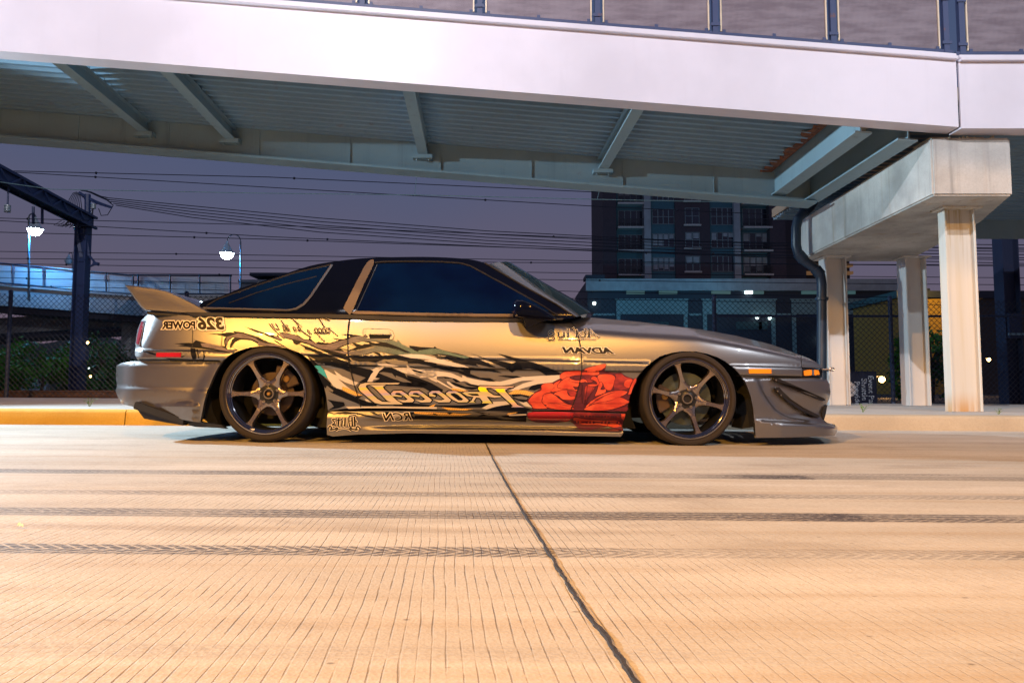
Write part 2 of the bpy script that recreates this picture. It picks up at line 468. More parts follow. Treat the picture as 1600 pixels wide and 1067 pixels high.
# ================================================================ PEDESTRIAN RAMP
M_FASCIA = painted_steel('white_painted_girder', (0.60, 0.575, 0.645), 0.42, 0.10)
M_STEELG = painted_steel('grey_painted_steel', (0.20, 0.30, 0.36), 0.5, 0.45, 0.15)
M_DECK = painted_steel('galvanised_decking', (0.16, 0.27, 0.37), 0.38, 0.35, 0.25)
M_RUST = plain('rusty_edge', (0.13, 0.05, 0.025), 0.9, var=0.5, scale=20, bump=0.4)
M_BLUE = painted_steel('dark_blue_fence_steel', (0.035, 0.05, 0.12), 0.45, 0.3, 0.55)
M_CLIP = plain('panel_edge_strip', (0.55, 0.45, 0.33), 0.5, 0.2)
def mesh_material():
    n = NT('woven_mesh_panel'); p = n.pos(); x, y, z = n.xyz(p)
    a = n.math('ABSOLUTE', n.math('SUBTRACT', n.math('FRACT', n.math('DIVIDE', x, 0.012)), 0.5))
    b = n.math('ABSOLUTE', n.math('SUBTRACT', n.math('FRACT', n.math('DIVIDE', z, 0.012)), 0.5))
    m = n.math('MAXIMUM', n.ss(a, 0.18, 0.26), n.ss(b, 0.18, 0.26))
    f = n.noise(n.mapv(p, (3, 3, 14)), 1.0, 4)
    n.set(color=n.mix(n.ss(f, 0.3, 0.7), (0.13, 0.10, 0.12), (0.20, 0.165, 0.19)), rough=0.55, metal=0.2, alpha=n.math('MULTIPLY_ADD', m, 0.55, 0.45))
    return n.m
M_MESH = mesh_material()

YF, YB = 7.0, 9.6
pL, pR = at(0, 80, YF), at(1500, 199, YF)
SL = (pR.z - pL.z) / (pR.x - pL.x)
XJ = pR.x
XL = -13.0
def zF(X): return pR.z + SL * (X - XJ)                # underside of the front girder
HF = at(1500, 88, YF).z - pR.z
qL, qR = at(0, 219, YB), at(1240, 319, YB)
def zB(X): return qR.z + (qR.z - qL.z) / (qR.x - qL.x) * (X - qR.x)
def zD(X): return zB(X) + 0.41                         # underside of the decking
def slab(b, x0, x1, y0, y1, zf, a, c, mi=0):
    """box whose under and upper faces follow zf(x)+a and zf(x)+c"""
    return b.hexa([(x0, y0, zf(x0) + a), (x1, y0, zf(x1) + a), (x1, y1, zf(x1) + a), (x0, y1, zf(x0) + a),
                   (x0, y0, zf(x0) + c), (x1, y0, zf(x1) + c), (x1, y1, zf(x1) + c), (x0, y1, zf(x0) + c)], mi)
ramp = thing('pedestrian_ramp', 'long sloping pedestrian ramp with a white side girder passing over behind the car', 'footbridge ramp', (0, YF, zF(0)))
XE = XJ - 0.012
slab(MB(), XL, XE, YF, YF + .022, zF, 0.0, HF - .05).build('front_girder', M_FASCIA, ramp)
slab(MB(), XL, XE, YF + .0225, YF + .20, zF, 0.0, .02).build('girder_flange', M_FASCIA, ramp)
slab(slab(MB(), XL, XE, YF - .045, YF + .16, zF, HF - .05, HF - .015), XL, XE, YF - .015, YF + .16, zF, HF - .015, HF + .02).build('girder_coping', M_FASCIA, ramp, bevel=.004)
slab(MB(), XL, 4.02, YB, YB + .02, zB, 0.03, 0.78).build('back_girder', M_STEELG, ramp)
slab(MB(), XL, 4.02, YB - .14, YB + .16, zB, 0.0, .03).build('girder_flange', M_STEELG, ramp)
# stiffeners on the back girder
for X in [-9.5 + 1.22 * k for k in range(11)]:
    slab(MB(), X, X + .006, YB - .012, YB - .0005, zB, .031, .409).build('stiffener', M_STEELG, ramp)
BEAMS = [-7.0, -4.75, -3.62, -1.07, 1.33]
BACK = [-7.2, -4.92, -3.77, -1.19, 1.21]
def floor_beam(X, xs, w=.13, drop=.17):
    b = MB()
    za, zb_ = zD(X) - drop, zD(xs) - drop
    y0, y1 = YF + .205, YB - .002
    def pr(xa, xb, y0, y1, a, c):
        b.hexa([(X + xa, y0, za + a), (X + xb, y0, za + a), (xs + xb, y1, zb_ + a), (xs + xa, y1, zb_ + a),
                (X + xa, y0, za + c), (X + xb, y0, za + c), (xs + xb, y1, zb_ + c), (xs + xa, y1, zb_ + c)])
    pr(-w / 2, w / 2, y0, y1, 0, .016); pr(-.006, .006, y0, y1, .0165, drop - .012); pr(-w / 2, w / 2, y0, y1, drop - .0115, drop - .002)
    o = b.build('floor_beam', M_STEELG, ramp)
    s = MB().box((xs - .13, YB - .12, zb_ - .055), (xs + .13, YB - .003, zb_ - .002))
    for k in (-.08, .08): s.lathe([(0, 0), (.014, 0), (.014, .018), (0, .018)], (xs + k, YB - .06, zb_ - .074), (0, 0, 1), 6, closed=False)
    s.build('bearing_seat', M_STEELG, o)
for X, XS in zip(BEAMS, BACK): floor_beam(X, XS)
# corrugated decking, one sheet per bay
def deck_bay(x0, x1, rust=False):
    b = MB(); y = YF + .205; pts = []
    pit = .152
    while y < YB - .01:
        pts += [(y, 0), (y + .05, 0), (y + .064, .06), (y + .138, .06)]
        y += pit
    pts = [(min(a, YB - .004), h) for a, h in pts]
    vs = []; fs = []; nx = 10; n0 = len(pts)
    for i in range(nx + 1):
        X = lerp(x0, x1, i / nx); vs += [(X, a, zD(X) + h) for a, h in pts]
    for i in range(nx): fs += [(i * n0 + k, i * n0 + k + 1, (i + 1) * n0 + k + 1, (i + 1) * n0 + k) for k in range(n0 - 1)]
    b.add(vs, fs); o = b.build('deck_sheet', M_DECK, ramp)
    if rust:
        r = MB(); rr = random.Random(2); vs = []; m = 40
        for k in range(m + 1):
            yy = lerp(YF + .22, YB - .02, k / m); vs += [(x1 - rr.uniform(.05, .16), yy, zD(x1) - .006 + .03 * (k % 3 == 0)), (x1 + .02, yy, zD(x1) - .008)]
        r.add(vs, [(2 * k, 2 * k + 1, 2 * k + 3, 2 * k + 2) for k in range(m)]); r.build('rusted_deck_edge', M_RUST, o)
xs = [XL] + BEAMS + [3.46]
for k in range(len(xs) - 1): deck_bay(xs[k] + .004, xs[k + 1] - .004, k == len(xs) - 2)
slab(MB(), XL, XE, YF + .205, YB - .005, zD, .066, .20).build('deck_slab', M_KERB, ramp)
# end beam of the ramp
b = MB(); X0, X1 = 3.52, 3.66
slab(b, X0, X0 + .014, YF + .205, YB - .003, zD, -.30, .05); slab(b, X0 - .05, X0 + .12, YF + .205, YB - .003, zD, -.32, -.301)
b.build('end_beam', M_STEELG, ramp)
b = MB(); slab(b, 4.00, 4.014, YF + .205, YB - .003, zD, -.34, .05); slab(b, 3.9, 4.1, YF + .205, YB - .003, zD, -.36, -.341)
b.build('end_beam', M_STEELG, ramp)

# landing right of the expansion joint (level)
land = thing('ramp_landing', 'level white landing of the footbridge right of the dark expansion joint', 'footbridge landing', (XJ + .012, YF, pR.z - .01))
zl = lambda X: pR.z - .012
xA, xB_ = XJ + .012, 11.0
slab(MB(), xA, xB_, YF, YF + .022, zl, 0, HF - .05).build('front_girder', M_FASCIA, land)
slab(MB(), xA, xB_, YF + .0225, YF + .2, zl, 0, .02).build('girder_flange', M_FASCIA, land)
slab(slab(MB(), xA, xB_, YF - .045, YF + .16, zl, HF - .05, HF - .015), xA, xB_, YF - .015, YF + .16, zl, HF - .015, HF + .02).build('girder_coping', M_FASCIA, land, bevel=.004)
b = MB(); pts = []; y = YF + .205
while y < 12.2: pts += [(y, 0), (y + .05, 0), (y + .074, .045), (y + .128, .045)]; y += .152
n0 = len(pts); b.add([(X, a, zl(X) + .30 + h) for X in (xA, xB_) for a, h in pts], [(k, k + 1, n0 + k + 1, n0 + k) for k in range(n0 - 1)])
b.build('deck_sheet', M_DECK, land)
slab(MB(), xA, xB_, YF + .205, 12.2, zl, .36, .5).build('deck_slab', M_KERB, land)
slab(MB(), xA + .5, xB_, 12.21, 12.24, zl, 0, .7).build('back_girder', M_STEELG, land)

# guard fence on the ramp and the landing
def guard(root_name, label, zf, x0, posts, loc, end):
    g = thing(root_name, label, 'guard fence', loc, None)
    yc = YF + .06; H = 1.15
    base = HF + .03
    slab(MB(), x0, end, yc - .025, yc + .025, zf, base, base + .045).build('bottom_rail', M_BLUE, g)
    slab(MB(), x0, end, yc - .025, yc + .025, zf, base + H, base + H + .05).build('top_rail', M_BLUE, g)
    pp = sorted(posts)
    for X in pp:
        b = MB().box((X - .026, yc - .03, zf(X) + HF + .021), (X + .026, yc + .022, zf(X) + base + H + .06))
        o = b.build('post', M_BLUE, g)
        b = MB()
        for dz in (.10, .55): b.box((X - .045, yc - .04, zf(X) + base + dz), (X + .045, yc - .031, zf(X) + base + dz + .03))
        b.build('clamp', M_BLUE, o)
    for a, c in zip(pp, pp[1:]):
        xa, xb = a + .055, c - .055
        if xb - xa < .2: continue
        b = MB(); b.hexa([(xa, yc + .003, zf(xa) + base + .06), (xb, yc + .003, zf(xb) + base + .06), (xb, yc + .007, zf(xb) + base + .06), (xa, yc + .007, zf(xa) + base + .06),
                          (xa, yc + .003, zf(xa) + base + H - .02), (xb, yc + .003, zf(xb) + base + H - .02), (xb, yc + .007, zf(xb) + base + H - .02), (xa, yc + .007, zf(xa) + base + H - .02)])
        o = b.build('mesh_panel', M_MESH, g)
        for xx in (xa, xb - .014): slab(MB(), xx, xx + .014, yc - .012, yc + .0025, zf, base + .06, base + H - .02).build('panel_edge', M_CLIP, o)
        for t in (.03, .5, .97):
            xx = lerp(xa, xb, t); slab(MB(), xx - .016, xx + .016, yc - .02, yc - .0125, zf, base + .035, base + .075).build('panel_clip', M_BLUE, o)
P_ = 1.175
px0 = at(1305, 60, YF).x
guard('guard_fence', 'dark blue guard fence with mesh panels along the top of the sloping ramp', zF, XL, [px0 - P_ * k for k in range(0, 14)] + [XJ - .075], (0, YF + .06, zF(0) + HF), XE)
guard('guard_fence', 'guard fence with a mesh panel on the level landing at top right', zl, xA, [xA + .07 + P_ * k for k in range(5)], (xA, YF + .06, zl(0) + HF), xB_)

# ================================================================ PIER AND COLUMNS
M_CAP = concrete('pier_concrete', (0.45, 0.45, 0.43), 0.7, True, 0.45)
M_COL = painted_steel('white_column_steel', (0.54, 0.53, 0.51), 0.5, 0.10)
def stained_col():
    n = NT('white_column_steel_rust_streaked'); p = n.pos()
    st = n.noise(n.mapv(p, (7, 7, 0.30)), 1.0, 5, 0.6); z = n.xyz(p)[2]
    st2 = n.noise(n.mapv(p, (22, 22, 0.5), (4, 2, 1)), 1.0, 5, 0.6)
    c = n.mix(n.ss(st, 0.52, 0.76, 0, 0.35), (0.50, 0.49, 0.45), (0.40, 0.33, 0.15))
    c = n.mix(n.math('MULTIPLY', n.ss(st2, 0.5, 0.66), n.ss(z, 1.5, 2.3, 0.04, 0.8)), c, (0.30, 0.21, 0.06))
    c = n.mix(n.math('MULTIPLY', n.ss(st, 0.4, 0.6), n.ss(z, 0.1, 0.35, 0.8, 0)), c, (0.42, 0.22, 0.05))
    n.set(color=c, rough=0.55, spec=0.4); n.bump(n.noise(p, 30, 3), 0.1, 0.003)
    return n.m
M_COLR = stained_col()
ZC0, ZC1 = 2.27, 2.86
poly = [(4.207, 7.16), (5.0, 7.16), (5.43, 8.31), (5.98, 10.9), (4.31, 10.9)]
pier = thing('pier_cap', 'weathered wedge-shaped concrete pier cap carried on three white columns', 'pier cap', (5.0, 9.2, ZC0))
MB().prism([(x, y, ZC0) for x, y in poly], (0, 0, ZC1 - ZC0)).build('cap_block', M_CAP, pier, bevel=.018)
b = MB(); b.box((4.25, 7.25, ZC1 + .002), (4.46, 7.55, ZC1 + .035)); b.box((4.55, 7.25, ZC1 + .002), (4.8, 7.6, ZC1 + .035)); b.build('bearing_pad', M_KERB, pier)
r = random.Random(11); b = MB()
for k in range(14):
    x = r.uniform(4.3, 4.85); s = r.uniform(.015, .05); y = 7.19 + r.random() * .04
    b.prism([(x, y, ZC1 + .002), (x + s, y, ZC1 + .002), (x + s * .6, y, ZC1 + .01 + s * r.random())], (0, .05, 0))
b.build('mortar_chips', M_KERB, pier)
def h_column(px_l, px_r, Y, ztop, label, mat, d=.19, py=0):
    xl = at(px_l, 480, Y).x; xr = at(px_r, 480, Y).x
    zb = zw((xl + xr) / 2, Y) + .002
    t = thing('steel_column', label, 'column', ((xl + xr) / 2, Y + d / 2, zb), 'white columns under the pier cap')
    ft = .02
    MB().box((xl, Y, zb), (xl + ft, Y + d, ztop)).build('flange', mat, t, bevel=.003)
    MB().box((xr - ft, Y, zb), (xr, Y + d, ztop)).build('flange', mat, t, bevel=.003)
    MB().box((xl + ft + .0005, Y + d / 2 - .008, zb), (xr - ft - .0005, Y + d / 2 + .008, ztop)).build('web', mat, t)
    MB().box((xl - .05, Y - .05, ztop + .0005), (xr + .05, Y + d + .05, ZC0 - .001)).build('cap_plate', mat, t)
    return t
h_column(1482, 1530, 7.62, ZC0 - .022, 'front white steel column with rust streaks, nearest the kerb under the pier cap', M_COLR, .13)
h_column(1292, 1325, 10.45, ZC0 - .022, 'white steel column beside the downpipe, right of the car nose', M_COL, .24)
h_column(1417, 1450, 10.45, ZC0 - .022, 'middle white steel column at the back of the pier cap, between the other two', M_COL, .24)

# downpipe
M_PIPE = painted_steel('dark_blue_pipe', (0.010, 0.022, 0.042), 0.4, 0.3)
pipe = thing('downpipe', 'dark blue cranked downpipe running from the ramp to the sidewalk', 'downpipe', at(1284, 632, 10.3))
PP = [(1278, 292), (1275, 308), (1268, 320), (1255, 333), (1247, 342), (1244, 356), (1244, 384), (1247, 396), (1256, 407), (1274, 420), (1282, 430), (1284, 444), (1284, 631)]
pts = [at(x, y, 10.3) for x, y in PP]
MB().tube(pts, .068, 14).build('pipe', M_PIPE, pipe, smooth=40)
for a, c in ((2, 3), (7, 8), (9, 10)):
    d = (pts[c] - pts[a]).normalized(); m = (pts[a] + pts[c]) / 2
    MB().tube([m - d * .06, m + d * .06], .08, 14).build('coupling', M_PIPE, pipe, smooth=40)
for y in (467, 578):
    m = at(1284, y, 10.3)
    b = MB().tube([m - Vector((0, 0, .02)), m + Vector((0, 0, .02))], .09, 12); b.bar(m + Vector((.05, 0, 0)), m + Vector((.13, .15, 0)), .03)
    b.build('clamp', M_PIPE, pipe, smooth=40)
b = MB(); b.tube([at(1250, 292, 10.3), at(1250, 333, 10.3)], .008, 5); b.build('hanger_rod', M_PIPE, pipe)

# ================================================================ CHAIN LINK FENCE
M_WIRE = plain('chain_link_wire', (0.03, 0.035, 0.05), 0.5, 0.6)
M_POST = painted_steel('dark_fence_post', (0.02, 0.035, 0.09), 0.5, 0.2)
YC = 12.35
def zfen(X): return zw(X, YC)
HC = at(800, 467, YC).z - zfen(0)
fence = thing('chain_link_fence', 'tall dark chain link fence along the back of the sidewalk', 'fence', (0, YC, zfen(0)))
BAY = 3.0; XP0 = at(1117, 540, YC).x
def bay_mesh():
    b = MB(); s = .092; r = .0042; n = int((BAY + HC) / s) + 1
    for k in range(n + 1):
        for sg in (1, -1):
            u0 = k * s - HC; p = [(u0, 0), (u0 + HC, HC)]
            (xa, za), (xb, zb_) = p
            if xa < 0: za -= xa; xa = 0
            if xb > BAY: zb_ -= xb - BAY; xb = BAY
            if xb - xa < .02: continue
            if sg < 0: xa, xb = BAY - xa, BAY - xb
            off = .004 * sg
            A = Vector((xa, off, za)); B = Vector((xb, off, zb_))
            d = (B - A).normalized(); nn = Vector((d.z, 0, -d.x))
            vs = [q + w for q in (A, B) for w in (nn * r, -nn * r * .5 + Vector((0, r, 0)), -nn * r * .5 - Vector((0, r, 0)))]
            b.add(vs, [(0, 1, 4, 3), (1, 2, 5, 4), (2, 0, 3, 5)])
    return b
bay0 = None
for k in range(-6, 5):
    X = XP0 + k * BAY
    MB().tube([(X, YC, zfen(X) - .05), (X, YC, zfen(X) + HC + .06)], .034, 10).ball((X, YC, zfen(X) + HC + .06), .04, 8, 4).build('post', M_POST, fence, smooth=40)
    if bay0 is None:
        bay0 = bay_mesh().build('mesh_panel', M_WIRE); bay0.parent = fence; o = bay0
    else:
        o = bay0.copy(); COL.objects.link(o)
    o.location = Vector((X, YC - .04, zfen(X + 1.5) + .02)) - Vector(fence.location)
    if k >= 0:
        zz = at(800, 494, YC).z
        MB().tube([(X + .036, YC, zz), (X + BAY - .036, YC, zz)], .02, 8).build('mid_rail', M_POST, fence, smooth=40)

# ---------------------------------------------------------------- lettering helper
_fc = bpy.data.curves.new('letters', 'FONT')
def text_mesh(s, bold=0.0, shear=0.0, space=1.0, res=3):
    """2-D triangles of a line of text in the built-in font"""
    _fc.body = s; _fc.offset = bold; _fc.shear = shear; _fc.space_character = space; _fc.resolution_u = res; _fc.fill_mode = 'FRONT'
    o = bpy.data.objects.new('letters', _fc); COL.objects.link(o)
    dg = bpy.context.evaluated_depsgraph_get(); dg.update()
    me = bpy.data.meshes.new_from_object(o.evaluated_get(dg))
    vs = [(v.co.x, v.co.y) for v in me.vertices]; fs = [tuple(p.vertices) for p in me.polygons]
    bpy.data.objects.remove(o); bpy.data.meshes.remove(me)
    return vs, fs
# fallen sign behind the fence: its lettering runs downwards
YS = 12.62
sg = thing('event_sign', 'dark blue event parking sign leaning on its side behind the fence', 'sign', at(1345, 632, YS))
M_SIGN = plain('sign_navy', (0.018, 0.022, 0.055), 0.4)
M_WHITE = plain('sign_white', (0.72, 0.74, 0.80), 0.5, var=0.05)
a, c = at(1326, 580, YS), at(1369, 580, YS); zbt = at(1340, 640, YS).z - .35
MB().box((a.x, YS, zbt), (c.x, YS + .02, a.z)).build('sign_board', M_SIGN, sg)
b = MB()
for txt, xc, y0 in (('Event Parking', 1359.0, 586.5), ('Shuttle Bus', 1348.5, 591.0), ('Provided', 1337.5, 595.5)):
    vs, fs = text_mesh(txt, 0.012)
    sc = .135; p0 = at(xc, y0, YS)
    b.add([(p0.x + y * sc - .03, YS - .004, p0.z - x * sc) for x, y in vs], fs)
b.build('lettering', M_WHITE, sg, recalc=False)
b = MB().lathe([(0, 0), (.13, 0), (.13, .004), (0, .004)], at(1327, 608, YS - .006), (0, 1, 0), 24, closed=False)
b2 = MB(); c0 = at(1327, 608, YS - .006); vs = [(c0.x, c0.y, c0.z)] + [(c0.x + .13 * cos(t * pi / 16), c0.y, c0.z + .13 * sin(t * pi / 16)) for t in range(-8, 9)]
b2.add(vs, [(0, k, k + 1) for k in range(1, 17)]); b2.build('roundel', M_WHITE, sg, recalc=False)
# ================================================================ STREET LAMPS
M_POLE = painted_steel('lamp_post_steel', (0.06, 0.08, 0.10), 0.45, 0.2)
M_BULB = glow('lamp_bulb_blue_white', (0.75, 0.92, 1.0), 120)
M_BULBO = glow('lamp_bulb_amber', (1.0, 0.55, 0.16), 40)
M_GLASS_OFF = plain('lamp_shade_grey', (0.35, 0.42, 0.45), 0.3)
def add_light(parent, kind, loc, power, color, aim=None, size=None, blend=0.1, rad=0.08):
    d = bpy.data.lights.new('lamp_light', kind); d.energy = power; d.color = color; d.shadow_soft_size = rad
    if kind == 'SPOT': d.spot_size = size; d.spot_blend = blend
    o = bpy.data.objects.new('lamp_light', d); COL.objects.link(o)
    o.parent = parent; o.location = Vector(loc) - wloc(parent)
    if aim is not None: o.rotation_euler = Vector(aim).to_track_quat('-Z', 'Y').to_euler()
    return o
def gooseneck(base, top, reach, label, bulb, light=None, r=.045, scale=1.0):
    """lamp with a post, a curled arm and a bell shade hanging at top + reach"""
    base = Vector(base); top = Vector(top)
    t = thing('street_lamp', label, 'street lamp', base)
    MB().tube([base, base + (top - base) * .3, top], [r * 1.2, r, r * .8], 10).build('post', M_POLE, t, smooth=40)
    R = abs(reach) / 2; s = 1 if reach > 0 else -1
    arm = [top + Vector((s * R * (1 - cos(a)), 0, R * sin(a) * 1.1)) for a in [pi * k / 12 for k in range(13)]]
    MB().tube(arm, r * .6, 8).build('arm', M_POLE, t, smooth=40)
    h = arm[-1]
    k = scale
    MB().lathe([(.02 * k, 0), (.04 * k, -.05 * k), (.10 * k, -.16 * k), (.16 * k, -.26 * k), (.155 * k, -.26 * k), (.09 * k, -.16 * k), (.03 * k, -.05 * k)], h, (0, 0, 1), 20).build('lamp_shade', M_GLASS_OFF, t, smooth=40)
    MB().ball(h - Vector((0, 0, .26 * k)), .135 * k, 14, 8).build('bulb', bulb, t, smooth=60)
    if light: add_light(t, 'POINT', h - Vector((0, 0, .46 * k)), light['power'], light['color'], rad=.12)
    return t
b0 = at(45, 470, 29.2)
gooseneck(b0, at(45, 340, 29.2), .28, 'lit blue-white lamp at far left in front of the gantry post', M_BULB, LAMP_STAR, scale=1.9)
gooseneck(at(376, 462, 40), at(376, 378, 40), -.75, 'lit blue-white gooseneck lamp above the spoiler of the car', M_BULB, dict(power=1500, color=LAMP_STAR['color']), scale=2.5)
gooseneck(at(113, 470, 46), at(113, 398, 46), -.22, 'small unlit bell lamp between the left lamp and the gantry post', M_GLASS_OFF, None, .035, scale=1.6)

def cobra(pos, base, arm_to, label, aim, size, power, color, blend):
    """tall roadside lamp with a flat head and a cut-off beam"""
    pos = Vector(pos); base = Vector(base)
    t = thing('street_lamp', label, 'street lamp', base)
    top = Vector((base.x, base.y, pos.z + .25))
    MB().tube([base, top], [.10, .06], 12).build('post', M_POLE, t, smooth=40)
    MB().tube([top, (top + pos) / 2 + Vector((0, 0, .25)), pos + Vector((0, 0, .16))], .04, 8).build('arm', M_POLE, t, smooth=40)
    d = Vector(aim).normalized()
    q = pos - d * .14
    MB().lathe([(.05, .02), (.22, .0), (.26, .12), (.24, .12), (.20, .03)], q, d, 20).build('lamp_head', M_POLE, t, smooth=40)
    add_light(t, 'SPOT', pos, power, color, aim, size, blend, .06)
    return t
L = LAMP_SODIUM
for P_, pw, lab in zip(L['pos'], L['power'], ('sodium street lamp on the near side of the road, behind the viewer to the left', 'sodium street lamp on the near side of the road, behind the viewer to the right')):
    cobra(P_, (P_[0], -6.6, 0), None, lab, (0.0, 0.0, -1), radians(149), pw, L['color'], .03)
L = LAMP_RAMP
cobra(L['pos'], (-10.0, 6.66, .2), None, 'white lamp beside the ramp, left of the picture', (12.6, -3.2, -3.4), radians(90), L['power'], L['color'], 1.0)
L = LAMP_FLOOD
cobra(L['pos'], (-4.2, -8.2, 0), None, 'tall floodlight behind the viewer aimed at the ramp', (sin(radians(22)) * cos(radians(13.8)), cos(radians(22)) * cos(radians(13.8)), sin(radians(13.8))), radians(110), L['power'], L['color'], .3)

L = LAMP_COOL
cobra(L['pos'], (8.6, -3.4, 0), None, 'cool white street lamp on the near side of the road, right of the picture', (-.62, .70, -.75), radians(100), L['power'], L['color'], .5)

# ================================================================ RAILWAY EDGE
M_RAIL = plain('rusty_rail_steel', (0.10, 0.055, 0.04), 0.6, 0.5, var=0.4, scale=12, bump=0.3)
M_BALLAST = concrete('ballast', (0.06, 0.055, 0.052), 0.4, False)
def rail(Y, z, label):
    prof = [(-.075, 0), (.075, 0), (.075, .012), (.012, .03), (.012, .11), (.036, .12), (.036, .15), (-.036, .15), (-.036, .12), (-.012, .11), (-.012, .03), (-.075, .012)]
    b = MB().prism([(-24, Y + a, z + h) for a, h in prof], (17.5, 0, 0)); return tag(b.build('rail', M_RAIL, bevel=.004), label, 'rail')
zr = at(90, 623, 13.5).z
tag(MB().hexa([(-26, 12.75, zr - .4), (-3.5, 12.75, zr - .4), (-3.5, 15.6, zr - .4), (-26, 15.6, zr - .4), (-26, 13.0, zr), (-4.2, 13.0, zr), (-4.2, 15.3, zr), (-26, 15.3, zr)]).build('track_bed', M_BALLAST), kind='structure')
rail(13.3, zr + .005, 'nearer rusty rail behind the fence at far left')
rail(14.75, zr + .005, 'farther rusty rail behind the fence at far left')
w_ = tag(MB().box((-40, 30, 0.02), (at(73, 600, 30).x, 30.25, at(0, 590, 30).z)).build('barrier_wall', concrete('barrier_concrete', (0.5, 0.5, 0.5), .3), bevel=.03), 'low pale concrete barrier wall beyond the rails at far left', 'barrier')

# ================================================================ OTHER RAMP (left background)
M_RAMP2 = concrete('far_ramp_concrete', (0.26, 0.27, 0.28), 0.2, False)
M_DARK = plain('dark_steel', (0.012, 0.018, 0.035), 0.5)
far = thing('far_ramp', 'blue-lit concrete ramp with railing in the left background', 'footbridge ramp', at(100, 600, 30.5))
YR = 30.0
def strip3(pts_top, pts_bot, Y, d):
    b = MB()
    for i in range(len(pts_top) - 1):
        A, B = at(*pts_top[i], Y), at(*pts_top[i + 1], Y); C_, D = at(*pts_bot[i], Y), at(*pts_bot[i + 1], Y)
        o = Vector((0, d, 0)); b.hexa([C_, D, D + o, C_ + o, A, B, B + o, A + o])
    return b
T = [(-260, 416), (0, 447), (200, 463), (214, 464), (480, 463)]; Bt = [(-260, 446), (0, 477), (200, 492), (214, 493), (480, 492)]
strip3(T, Bt, YR, .25).build('girder', M_RAMP2, far)
strip3([(x, y - 3) for x, y in T], [(x, y) for x, y in T], YR - .06, .35).build('coping', M_RAMP2, far)
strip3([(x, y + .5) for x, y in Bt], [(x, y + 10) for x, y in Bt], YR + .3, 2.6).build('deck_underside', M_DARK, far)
TOPR = [(-260, 381), (0, 411.5), (200, 430), (214, 430), (362, 431)]; MIDR = [(-260, 410), (0, 442), (200, 459), (214, 459), (362, 460)]
for name, P in (('top_rail', TOPR), ('bottom_rail', MIDR)):
    MB().tube([at(x, y, YR + .05) for x, y in P], .04, 6).build(name, M_DARK, far)
for x in (-29, 20, 69, 118, 166, 208, 216, 266, 312, 360):
    MB().tube([at(x, interp(T, x) - 2, YR + .05), at(x, interp(TOPR, x) - 1.5, YR + .05)], .035, 6).build('post', M_DARK, far)
M_MESH2 = NT('far_mesh'); M_MESH2 = M_MESH2.set(color=(0.35, 0.42, 0.45), rough=0.6, alpha=0.45)
xs_ = [-29, 20, 69, 118, 166, 208, 216, 266, 312, 360]
for a, c in zip(xs_, xs_[1:]):
    if c - a < 12: continue
    vs = [at(a + 3, interp(MIDR, a + 3) - 1, YR + .06), at(c - 3, interp(MIDR, c - 3) - 1, YR + .06), at(c - 3, interp(TOPR, c - 3) + 2, YR + .06), at(a + 3, interp(TOPR, a + 3) + 2, YR + .06)]
    MB().prism(vs, (0, .012, 0)).build('mesh_panel', M_MESH2, far)
# second railing on the far side of that ramp
bb = MB()
P2 = [(-100, 415), (0, 425), (200, 441), (214, 441), (350, 442)]; P3 = [(-100, 430), (0, 443), (200, 458), (214, 458), (350, 459)]
bb.tube([at(x, y, YR + 2.6) for x, y in P2], .03, 5)
for x in range(8, 350, 47): bb.tube([at(x, interp(P2, x), YR + 2.6), at(x, interp(P3, x) + 6, YR + 2.6)], .03, 5)
bb.build('back_rail', M_DARK, far)
strip3(P2, P3, YR + 2.7, .02).build('back_mesh', M_MESH2, far)
low = thing('lower_ramp', 'pale cyan lower flight of the background ramp under the blue one', 'footbridge ramp', at(60, 600, 33))
strip3([(-260, 512), (0, 497), (60, 493), (120, 491), (215, 490)], [(-260, 540), (0, 521.5), (60, 518), (120, 514), (215, 509)], 32.5, .3).build('girder', M_RAMP2, low)
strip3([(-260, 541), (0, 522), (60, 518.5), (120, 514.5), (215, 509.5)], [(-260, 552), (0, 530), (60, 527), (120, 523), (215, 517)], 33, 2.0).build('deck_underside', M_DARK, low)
for px in (198, 330):
    p = at(px, 500, 31.2); w = .42
    tag(MB().box((p.x - w / 2, 31.2, 0), (p.x + w / 2, 31.8, at(px, 492, 31.2).z)).build('ramp_pier', M_RAMP2), 'pale concrete pier under the background ramp, %s' % ('just left of the car tail' if px < 300 else 'hidden behind the car'), 'pier') if px < 300 else None
rb = thing('roof_building', 'long low grey building far beyond the car, above its rear window', 'building', at(450, 600, 70))
M_LOW = concrete('low_building_wall', (0.22, 0.23, 0.24), 0.2, False)
a, c = at(374, 437, 70), at(640, 600, 70)
MB().box((a.x, 70, 0), (c.x, 80, a.z)).build('wall', M_LOW, rb)
a2, c2 = at(390, 426, 69), at(640, 431, 69)
MB().box((a2.x, 69, c2.z), (c2.x, 80, a2.z)).build('roof', M_DARK, rb)
a2, c2 = at(372, 436.9, 69.4), at(640, 447, 69.4)
MB().box((a2.x, 69.4, at(0, 441, 69.4).z), (c2.x, 69.9, a2.z)).build('ledge', M_LOW, rb)

